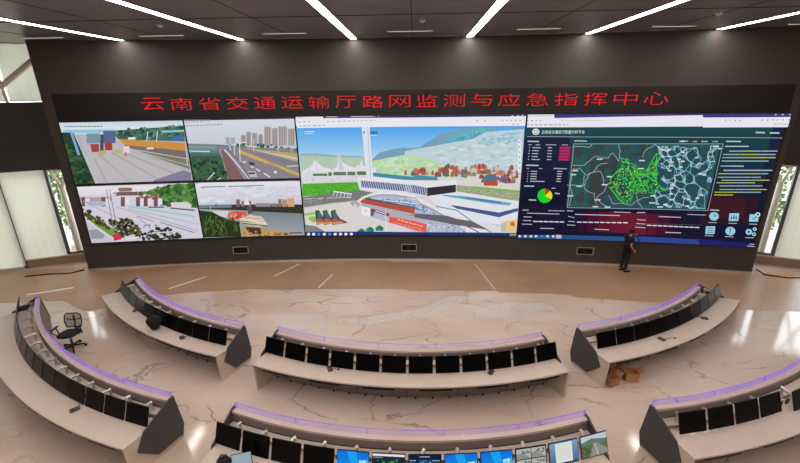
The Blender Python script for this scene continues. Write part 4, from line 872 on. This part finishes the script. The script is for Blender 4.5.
for k_, (r_, f_, lab, n_, dv) in CN.items(): console(lab, r_, f_, n_, dv)

# ------------------------------------------------------------------ monitors
MW, MH = .548, .39; TILT = math.radians(19)
RX = Matrix.Rotation(TILT, 3, 'X')     # screen faces +Y (to the operators), top leans back to -Y
def mon_parts(raise_=0.0):
    c0 = Vector((0, .38, .055+raise_))    # bottom centre of the panel
    def w(v): return RX @ Vector(v) + c0
    b = MB(); b.box(w((0, -.012, MH/2)), (MW, .026, MH), BLACK, RX, .004); b.box(w((0, -.034, MH/2)), (MW*.5, .02, MH*.55), BLACK, RX, .004); casing = b
    b2 = MB(); b2.add([w((-MW/2+.008, .0018, .014)), w((MW/2-.008, .0018, .014)), w((MW/2-.008, .0018, MH-.008)), w((-MW/2+.008, .0018, MH-.008))], [(0, 1, 2, 3)], GLOSS)
    m_ = w((0, -.045, MH/2))
    b3 = MB(); b3.tube([(0, 0, .080), (0, 0, .10), (0, 0, .101), (0, 0, .25)], [.045, .045, .026, .026], SILVER, 12)
    b3.tube([(0, -.03, .235), (.05, .10, .235+raise_*.5), m_], [.030, .028, .022], SILVER, 10)
    b3.box(m_, (.1, .014, .1), DKMET, RX)
    return casing, b2, b3
protos = {}
def get_proto(raise_):
    if raise_ not in protos:
        ca, sc_, ar = mon_parts(raise_); e = empty('monitor', (0, 0, 0)); c = ca.build('casing', e); s = sc_.build('screen', e); a = ar.build('monitor_arm', e)
        protos[raise_] = [e, c, s, a, False]
    return protos[raise_]
def place_mon(key, ang, label, group, raise_=0.0, content=None, doff=0.0):
    rail = CN[key][0]; a = math.radians(ang); r = rail.r+.14+doff
    x, y = rail.c[0]+r*math.sin(a), rail.c[1]-r*math.cos(a); pr = get_proto(raise_)
    if pr[4]:
        e = pr[0].copy(); col.objects.link(e); parts = []
        for o in pr[1:4]: c = o.copy(); c.parent = e; col.objects.link(c); parts.append(c)
    else: e = pr[0]; parts = pr[1:4]; pr[4] = True
    e.location = (x, y, .756); e.rotation_euler.z = a + PI     # local +Y -> outward (sin a, -cos a)
    tag(e, label, 'monitor', group)
    if content:
        c0 = Vector((0, .38, .055+raise_))
        # as seen from the operator side u runs left to right = local -X
        p = Paint(lambda u, v, k: tuple(RX @ Vector((MW/2-.010-u*(MW-.02), .0022+k, .016+(1-v)*(MH-.026))) + c0), slices=False, step=2e-5)
        content(p); s = parts[1]; me_o = p.build('screen_picture', s)
        me_o.name = 'screen_picture'
    return e
def row(key, n, a0, a1, where, group, raise_=0.0, first=0, endname='left'):
    for i in range(n):
        t = (i+.5)/n; ang = a0+(a1-a0)*t
        j = i if endname == 'left' else n-1-i
        extra = ''
        place_mon(key, ang, 'switched-off black monitor, %s from the %s end of the %s%s' % (ORD[j+first], endname, where, extra), group, raise_)
row('C', 12, -23.35, 21.5, 'middle console', 'monitors on the middle console')
row('LM', 10, -46.5, -16.5, 'rear left console', 'monitors on the rear left console', endname='right')
row('RM', 10, 15.4, 44.9, 'rear right console', 'monitors on the rear right console')
row('LF', 14, -52.2, -13.9, 'front left console', 'monitors on the front left console', endname='right')
row('RF', 4, 9.6, 20.9, 'front right console', 'monitors on the front right console', raise_=.10)
place_mon('RF', 23.8, 'switched-off black monitor just right of the gap in the row, front right console', 'monitors on the front right console', 0.0, doff=.03)
# bare arms in the gap of the front right row
rl = CN['RF'][0]
for ang, lab in ((21.6, 'bare silver bracket next to the fourth monitor, front right console'), (22.6, 'bare silver bracket left of the lone monitor at the right picture edge')):
    a = math.radians(ang); b = MB(); b.tube([(0, 0, 0), (0, 0, .02), (0, 0, .021), (0, 0, .14)], [.05, .05, .022, .022], SILVER, 12); b.tube([(0, 0, .13), (.10, .1, .15), (.0, .26, .16)], .02, SILVER, 8)
    b.box((0, .27, .16), (.1, .02, .1), DKMET)
    o = b.build('empty_screen_bracket'); o.location = (rl.c[0]+(rl.r+.12)*math.sin(a), rl.c[1]-(rl.r+.12)*math.cos(a), .756); o.rotation_euler.z = a+PI; tag(o, lab, 'bracket', 'bare brackets')
# nearest console: four dark, eight lit
def desk_pic(p):
    p.quadgrad((0, 0), (1, 0), (1, 1), (0, 1), (20, 110, 214), (16, 150, 236), 8)
    p.poly([(.55, 1), (1, .25), (1, 1)], (40, 176, 244)); p.poly([(.3, 0), (.6, 0), (.75, 1), (.55, 1)], (24, 160, 240))
    p.poly([(.70, .38), (.80, .36), (.80, .50), (.70, .50)], (170, 226, 250)); p.poly([(.81, .36), (.92, .34), (.92, .50), (.81, .50)], (170, 226, 250)); p.poly([(.70, .52), (.80, .52), (.80, .65), (.70, .64)], (150, 214, 250)); p.poly([(.81, .52), (.92, .52), (.92, .68), (.81, .66)], (150, 214, 250))
    p.rect(0, .94, 1, 1, (14, 40, 80))
def map_pic(p):
    p.rect(0, 0, 1, 1, (28, 46, 52)); p.rect(0, 0, 1, .10, (226, 226, 232)); p.dashes(.03, .16, .3, .16, .03, (210, 220, 226), .05, .01)
    p.scatter([(.3, .3), (.75, .3), (.7, .8), (.35, .8)], 110, .035, [(60, 196, 40), (100, 214, 50), (40, 150, 40)]); p.scatter([(.1, .2), (.95, .2), (.95, .9), (.1, .9)], 30, .02, [(120, 150, 170), (150, 170, 180)])
def dash_pic(p):
    p.rect(0, 0, 1, 1, (16, 34, 70)); p.dashes(.35, .08, .65, .08, .04, (214, 226, 240), .06, .01)
    for y in (.25, .38, .5, .62, .75): p.dashes(.04, y, .24, y, .05, (180, 196, 216), .06, .02); p.dashes(.74, y, .96, y, .05, (180, 196, 216), .06, .02)
    p.rect(.3, .2, .7, .6, (26, 62, 96)); p.scatter([(.32, .25), (.68, .25), (.68, .58), (.32, .58)], 30, .03, [(80, 160, 190), (130, 190, 206)]); p.dashes(.3, .78, .7, .78, .06, (150, 180, 206), .08, .03)
def quad_pic(p):
    p.rect(0, 0, 1, 1, (24, 24, 28))
    for k, (x, y) in enumerate(((.01, .02), (.51, .02), (.01, .52), (.51, .52))):
        p.rect(x, y, x+.48, y+.46, (176, 178, 172)); p.poly([(x, y+.46), (x, y+.2), (x+.2, y+.18), (x+.48, y+.46)], (140, 140, 142)); p.scatter([(x+.15, y+.08), (x+.46, y+.08), (x+.46, y+.26), (x+.15, y+.22)], 18, .04, [(80, 104, 70), (104, 122, 88), (60, 80, 60)])
def doc_pic(p):
    p.quadgrad((0, 0), (1, 0), (1, 1), (0, 1), (120, 160, 196), (70, 104, 150), 6); p.rect(.2, .05, .8, .95, (222, 226, 216))
    for y in range(9): p.dashes(.27, .14+y*.085, .73, .14+y*.085, .02, (150, 156, 160), .06, .015)
    p.rect(0, .95, 1, 1, (30, 60, 110))
def road_pic(p):
    p.rect(0, 0, 1, 1, (92, 108, 80)); p.rect(0, 0, 1, .28, (186, 198, 206)); p.poly([(0, .3), (.4, .16), (1, .32), (1, .45), (0, .5)], (96, 118, 104))
    p.poly([(.45, .4), (.6, .4), (1, .8), (1, 1), (.3, 1)], (140, 138, 134)); p.scatter([(0, .45), (.45, .42), (.3, 1), (0, 1)], 50, .06, [(70, 92, 54), (100, 120, 70), (54, 70, 44)]); p.line([(.52, .42), (.62, 1)], .02, (220, 216, 200))
PIC = [None]*4 + [desk_pic, map_pic, dash_pic, desk_pic, desk_pic, quad_pic, doc_pic, road_pic]
NAM = ['switched-off black monitor at the left end of the nearest console', 'switched-off black monitor, second from the left on the nearest console', 'switched-off black monitor, third from the left on the nearest console', 'switched-off black monitor left of the first blue one, nearest console',
       'leftmost blue-screened monitor on the nearest console', 'monitor showing a green map on the nearest console', 'monitor showing a dark blue dashboard on the nearest console', 'middle one of the three blue-screened monitors, nearest console', 'rightmost blue-screened monitor on the nearest console',
       'monitor showing four camera pictures on the nearest console', 'monitor showing a pale document on blue, nearest console', 'monitor showing a road picture at the right end of the nearest console']
for i in range(12):
    place_mon('B', -20.3+(i+.5)*(39.9/12), NAM[i], 'monitors on the nearest console', 0.0, PIC[i], doff=.05)

# ------------------------------------------------------------------ things on and around the desks
ZT = .756
def mic(x, y, ang, lab, cat='microphone'):
    e = empty('desk_microphone', (x, y, ZT), ang); b = MB(); b.box((0, 0, .02), (.11, .17, .04), mat('brown_plastic', (84, 64, 54), .5), None, .008); b.box((0, .03, .043), (.07, .05, .008), DKMET); b.build('base', e)
    b = MB(); b.tube([(0, -.06, .04), (.03, -.10, .07), (.09, -.15, .10), (.14, -.20, .11)], .008, DKMET, 6); b.tube([(.14, -.20, .11), (.18, -.24, .115)], .016, BLACK, 8); b.build('gooseneck', e)
    tag(e, lab, 'microphone', 'desk microphones')
mic(-1.98, 7.9, .4, 'brown desk microphone on the left half of the middle console'); mic(1.72, 7.85, 2.6, 'brown desk microphone on the right half of the middle console')
mic(-6.95, 6.5, 2.4, 'brown desk microphone on the front left console below its monitors'); mic(6.45, 6.62, -1.7, 'brown desk microphone on the front right console'); mic(6.3, 9.25, .6, 'brown desk microphone on the near part of rear right console')
mic(8.05, 10.3, -1.9, 'desk microphone on the far part of rear right console'); mic(-8.35, 10.5, .3, 'brown desk microphone left of the black bag'); mic(-6.15, 9.1, .8, 'brown desk microphone right of the black bag')
# backpack at the desk edge
e = empty('backpack', (-7.12, 9.52, ZT), .6); b = MB()
b.ball((0, 0, .22), (.18, .15, .22), FABRIC, 20, 14, lambda p: Vector((p.x*(1+.15*math.sin(p.z*14)), p.y*(1+.1*math.cos(p.x*20)), p.z))); b.build('body', e, smooth=True)
b = MB(); b.tube([(-.10, .02, .36), (-.15, .0, .48), (-.10, -.02, .52), (-.05, 0, .42)], .018, FABRIC); b.tube([(.08, .02, .38), (.14, .0, .49), (.18, -.02, .42), (.16, 0, .30)], .018, FABRIC); b.build('strap', e, smooth=True)
b = MB(); b.ball((0, .12, .14), (.13, .06, .11), FABRIC, 14, 10); b.build('front_pocket', e, smooth=True); tag(e, 'black backpack lying on the edge of the rear left console', 'bag')
# laptop and black bag on the nearest console
e = empty('laptop', (-2.93, 5.14, ZT), .30); b = MB(); b.box((0, -.0, .01), (.33, .23, .018), DKMET, None, .003); b.build('keyboard_base', e)
R1 = Matrix.Rotation(math.radians(-14), 3, 'X'); b = MB(); b.box(Vector((0, .12, .02))+R1 @ Vector((0, .004, .12)), (.33, .008, .24), BLACK, R1); b.build('lid', e)
b = MB(); b.box(Vector((0, .12, .02))+R1 @ Vector((0, -.0015, .125)), (.31, .004, .21), emat('pale_laptop_screen', (150, 166, 172), 1.0), R1); b.build('screen', e); tag(e, 'open laptop with pale grey screen on the nearest console', 'laptop')
b = MB(); b.ball((0, 0, .075), (.13, .09, .075), FABRIC, 16, 10, lambda p: Vector((p.x, p.y*(1+.2*p.x), p.z))); b.tube([(-.08, 0, .11), (-.05, .02, .19), (.05, .02, .19), (.08, 0, .11)], .012, FABRIC)
o = b.build('pouch', smooth=True); o.location = (-3.30, 5.30, ZT); tag(o, 'small black rounded pouch left of the laptop, nearest console', 'pouch')
def paper(x, y, a, w_, h_, lab, M=PAPER):
    b = MB(); b.box((0, 0, .002), (w_, h_, .003), M); o = b.build('paper_sheet'); o.location = (x, y, ZT); o.rotation_euler.z = a; tag(o, lab, 'paper', 'paper sheets on the desks')
paper(-2.55, 5.10, .3, .3, .21, 'pinkish paper sheet right of the laptop', mat('pink_paper', (226, 196, 200), .6)); 
paper(5.13, 6.20, .3, .13, .13, 'leftmost of three pale paper slips on the front right console'); paper(5.42, 6.27, .3, .13, .13, 'middle of three pale paper slips on the front right console'); paper(5.60, 6.33, .3, .13, .13, 'rightmost of three pale paper slips on the front right console')
# pen-like marker and small white remote on desks
b = MB(); b.box((0, 0, .012), (.16, .05, .02), PAPER, None, .004); o = b.build('remote_control'); o.location = (-2.18, 8.02, ZT); o.rotation_euler.z = -.4; tag(o, 'small white remote control left of the microphone, middle console', 'remote control')
# cardboard boxes under the right rear console
def carton(x, y, a, w_, d_, h_, lab):
    e = empty('cardboard_box', (x, y, 0), a); b = MB(); t = .012
    b.box((0, 0, t/2), (w_, d_, t), CARD)
    for sx in (-1, 1): b.box((sx*(w_/2-t/2), 0, h_/2), (t, d_, h_), CARD)
    for sy in (-1, 1): b.box((0, sy*(d_/2-t/2), h_/2), (w_-2*t, t, h_), CARD)
    b.build('box_body', e)
    for sx in (-1, 1):
        R_ = Matrix.Rotation(sx*.9, 3, 'Y'); b = MB(); b.box(Vector((sx*(w_/2-.004), 0, h_))+R_ @ Vector((0, 0, .07)), (t*.7, d_*.96, .14), CARD, R_); b.build('flap', e)
    tag(e, lab, 'cardboard box', 'cardboard boxes under the rear right console')
carton(4.80, 8.47, .42, .28, .22, .22, 'open brown cardboard box standing behind the end board, rear right console'); carton(5.34, 8.66, -.1, .30, .24, .24, 'open brown cardboard box farther under the rear right desk'); carton(4.98, 8.92, .30, .22, .18, .34, 'taller brown cardboard box against the knee panel')
# task chair
def task_chair(x, y, rz):
    e = empty('task_chair', (x, y, 0), rz)        # faces local -Y
    b = MB(); 
    for i in range(5):
        a = i*2*PI/5+.3; q = Vector((math.cos(a), math.sin(a), 0)); b.tube([q*.03+Vector((0, 0, .10)), q*.30+Vector((0, 0, .075))], [.028, .018], BLACK)
    b.build('star_base', e)
    for i in range(5):
        a = i*2*PI/5+.3; q = Vector((math.cos(a), math.sin(a), 0))*.30; n = Vector((-math.sin(a), math.cos(a), 0))*.022
        b = MB(); b.tube([q-n+Vector((0, 0, .032)), q+n+Vector((0, 0, .032))], .031, BLACK, 12); b.build('castor', e)
    b = MB(); b.tube([(0, 0, .09), (0, 0, .3), (0, 0, .31), (0, 0, .42)], [.03, .03, .018, .018], DKMET, 10); b.box((0, 0, .425), (.2, .24, .03), BLACK); b.build('gas_lift', e)
    b = MB(); b.ball((0, 0, .475), (.26, .255, .055), FABRIC, 24, 10, lambda p: Vector((max(-.245, min(.245, p.x*1.12)), max(-.24, min(.24, p.y*1.12)), p.z + .04*(p.x**2)*8*.5))); b.build('seat', e, smooth=True)
    R_ = Matrix.Rotation(math.radians(-10), 3, 'X'); w_ = lambda v: R_ @ Vector(v)+Vector((0, .235, .50))
    b = MB(); ring = [(-.19, 0, .05), (-.235, -.01, .22), (-.22, 0, .40), (-.15, .0, .46), (.15, 0, .46), (.22, 0, .40), (.235, -.01, .22), (.19, 0, .05), (-.19, 0, .05)]
    b.tube([w_(q) for q in ring], .016, BLACK); b.tube([w_((0, .03, -.08)), w_((0, .06, .2)), w_((0, .02, .40))], .02, BLACK); b.tube([w_((-.2, .02, .3)), w_((0, .06, .24)), w_((.2, .02, .3))], .016, BLACK); b.build('back_frame', e)
    b = MB(); n = 14
    for i in range(n+1):
        u = -.21+.42*i/n; b.tube([w_((u*.92, -.004, .06)), w_((u, -.01, .3)), w_((u*.9, -.002, .45))], .0035, BLACK, 4)
    for j in range(20):
        z = .06+.39*j/19; b.tube([w_((-.205, -.004, z)), w_((.205, -.004, z))], .0035, BLACK, 4)
    b.build('back_mesh', e)
    for s in (-1, 1):
        b = MB(); b.tube([(s*.2, .06, .43), (s*.31, .06, .46), (s*.32, .02, .66)], .018, BLACK); b.box((s*.315, -.03, .68), (.07, .25, .03), BLACK, None, .01); b.tube([(s*.315, -.15, .675), (s*.33, -.16, .60), (s*.30, -.05, .47)], .012, BLACK); b.build('armrest', e)
    tag(e, 'black mesh-backed task chair on castors behind the front left console', 'chair')
task_chair(-9.80, 9.70, .12)

# ------------------------------------------------------------------ person
def skin_mesh(name, verts, edges, radii, M, parent, sub=2, root=0):
    me = bpy.data.meshes.new(name); me.from_pydata(verts, edges, []); me.materials.append(M)
    o = bpy.data.objects.new(name, me); col.objects.link(o)
    md = o.modifiers.new('skin', 'SKIN'); md.use_smooth_shade = True
    for i, r in enumerate(radii): me.skin_vertices[0].data[i].radius = (r, r) if not isinstance(r, tuple) else r
    me.skin_vertices[0].data[root].use_root = True
    s = o.modifiers.new('sub', 'SUBSURF'); s.levels = sub; s.render_levels = sub
    bpy.context.view_layer.update()
    dg = bpy.context.evaluated_depsgraph_get(); nm = bpy.data.meshes.new_from_object(o.evaluated_get(dg)); o.modifiers.clear(); o.data = nm
    nm.polygons.foreach_set('use_smooth', [True]*len(nm.polygons))
    if parent: o.parent = parent
    return o
def person(x, y, rz):
    e = empty('person', (x, y, 0), rz)
    V = []; E = []; Rr = []
    def v(p, r, par=None):
        V.append(p); Rr.append(r)
        if par is not None: E.append((par, len(V)-1))
        return len(V)-1
    pel = v((0, 0, .93), (.09, .12)); wa = v((0, 0, 1.08), (.085, .11), pel); ch = v((.01, 0, 1.30), (.09, .13), wa); sh = v((.02, 0, 1.43), (.07, .10), ch)
    nk = v((.045, 0, 1.50), .055, sh); nk2 = v((.07, 0, 1.545), .055, nk); hd = v((.095, 0, 1.61), (.088, .075), nk2); ht = v((.09, 0, 1.69), (.070, .065), hd)
    for s in (-1, 1):
        hp = v((.0, s*.085, .87), .075, pel); kn = v((.03 if s < 0 else -.02, s*.10, .49), .06, hp); ca = v((.0 if s < 0 else -.05, s*.10, .30), .052, kn); an = v((-.01 if s < 0 else -.06, s*.10, .09), .038, ca)
        v((.11 if s < 0 else .06, s*.115, .045), .036, an)
    hands = []
    for s, el, wr in ((-1, (-.03, -.235, 1.15), (.12, -.24, .97)), (1, (.20, .22, 1.22), (.30, .12, 1.42))):
        a = v((.015, s*.17, 1.42), .058, sh); b_ = v(el, .042, a); c = v(wr, .028, b_); d = (Vector(wr)-Vector(el)).normalized(); k = Vector(wr)+d*.06; pm = v(tuple(k), (.022, .036), c)
        side = d.cross(Vector((0, 0, 1))).normalized(); up = side.cross(d).normalized()
        for f, ln in ((-1.5, .055), (-.5, .068), (.5, .07), (1.5, .06)):
            q = k+up*f*.018+d*.03; f1 = v(tuple(q), .009, pm); v(tuple(q+d*ln*.6+side*.015*s), .008, f1)
        q = k-d*.03+up*.04+side*.01; f1 = v(tuple(q), .010, pm); v(tuple(q+d*.04+up*.012), .009, f1)
    body = skin_mesh('body', V, E, Rr, SKIN, e, 1)
    # face
    b = MB(); b.ball((.172, 0, 1.615), (.018, .013, .022), SKIN, 8, 6); 
    for s in (-1, 1): b.ball((.088, s*.078, 1.61), (.018, .008, .03), SKIN, 8, 6)
    b.build('nose_and_ears', e, smooth=True)
    b = MB()
    for s in (-1, 1): b.ball((.158, s*.03, 1.635), (.010, .012, .007), BLACK, 8, 6)
    b.build('eyes', e)
    b = MB(); b.ball((.163, 0, 1.575), (.008, .024, .006), mat('lips', (140, 80, 74), .6), 8, 6); b.build('mouth', e)
    b = MB(); b.ball((.075, 0, 1.66), (.108, .092, .095), HAIR, 18, 12, lambda p: Vector((p.x if p.z > .02 else min(p.x, .045), p.y, max(p.z, -.075)))); b.build('hair', e, smooth=True)
    # shirt
    V = [(0, 0, .82), (0, 0, 1.08), (.01, 0, 1.30), (.02, 0, 1.43), (.035, 0, 1.485), (.015, -.17, 1.42), (-.015, -.21, 1.26), (.015, .17, 1.42), (.12, .2, 1.31)]
    skin_mesh('shirt', V, [(0, 1), (1, 2), (2, 3), (3, 4), (3, 5), (5, 6), (3, 7), (7, 8)], [(.16, .19), (.14, .165), (.155, .185), (.125, .15), (.075, .08), .085, .078, .085, .078], mat('black_shirt', (7, 7, 8), .85), e, 1)
    V = [(0, 0, 1.0)]; E = []; Rr = [(.135, .165)]
    for s in (-1, 1):
        n = len(V); V += [(0, s*.085, .86), (.03 if s < 0 else -.02, s*.10, .49), (.0 if s < 0 else -.05, s*.10, .30), (-.01 if s < 0 else -.06, s*.10, .10)]; E += [(0, n), (n, n+1), (n+1, n+2), (n+2, n+3)]; Rr += [.10, .075, .068, .06]
    skin_mesh('trousers', V, E, Rr, mat('black_trousers', (8, 8, 9), .8), e, 1)
    for s in (-1, 1):
        b = MB(); b.ball((.07 if s < 0 else .02, s*.11, .05), (.15, .052, .05), BLACK, 14, 8, lambda p: Vector((p.x, p.y, max(p.z, -.048)))); b.build('shoe', e, smooth=True)
    tag(e, 'person in black shirt and trousers standing before the video wall, one hand raised', 'person')
person(8.27, 15.20, .12)

# ------------------------------------------------------------------ world
W = bpy.data.worlds.new('world'); bpy.context.scene.world = W; W.use_nodes = True
nt = W.node_tree; bg = nt.nodes['Background']
bg.inputs['Color'].default_value = (0.93, 0.97, 1.0, 1); bg.inputs['Strength'].default_value = 5.8
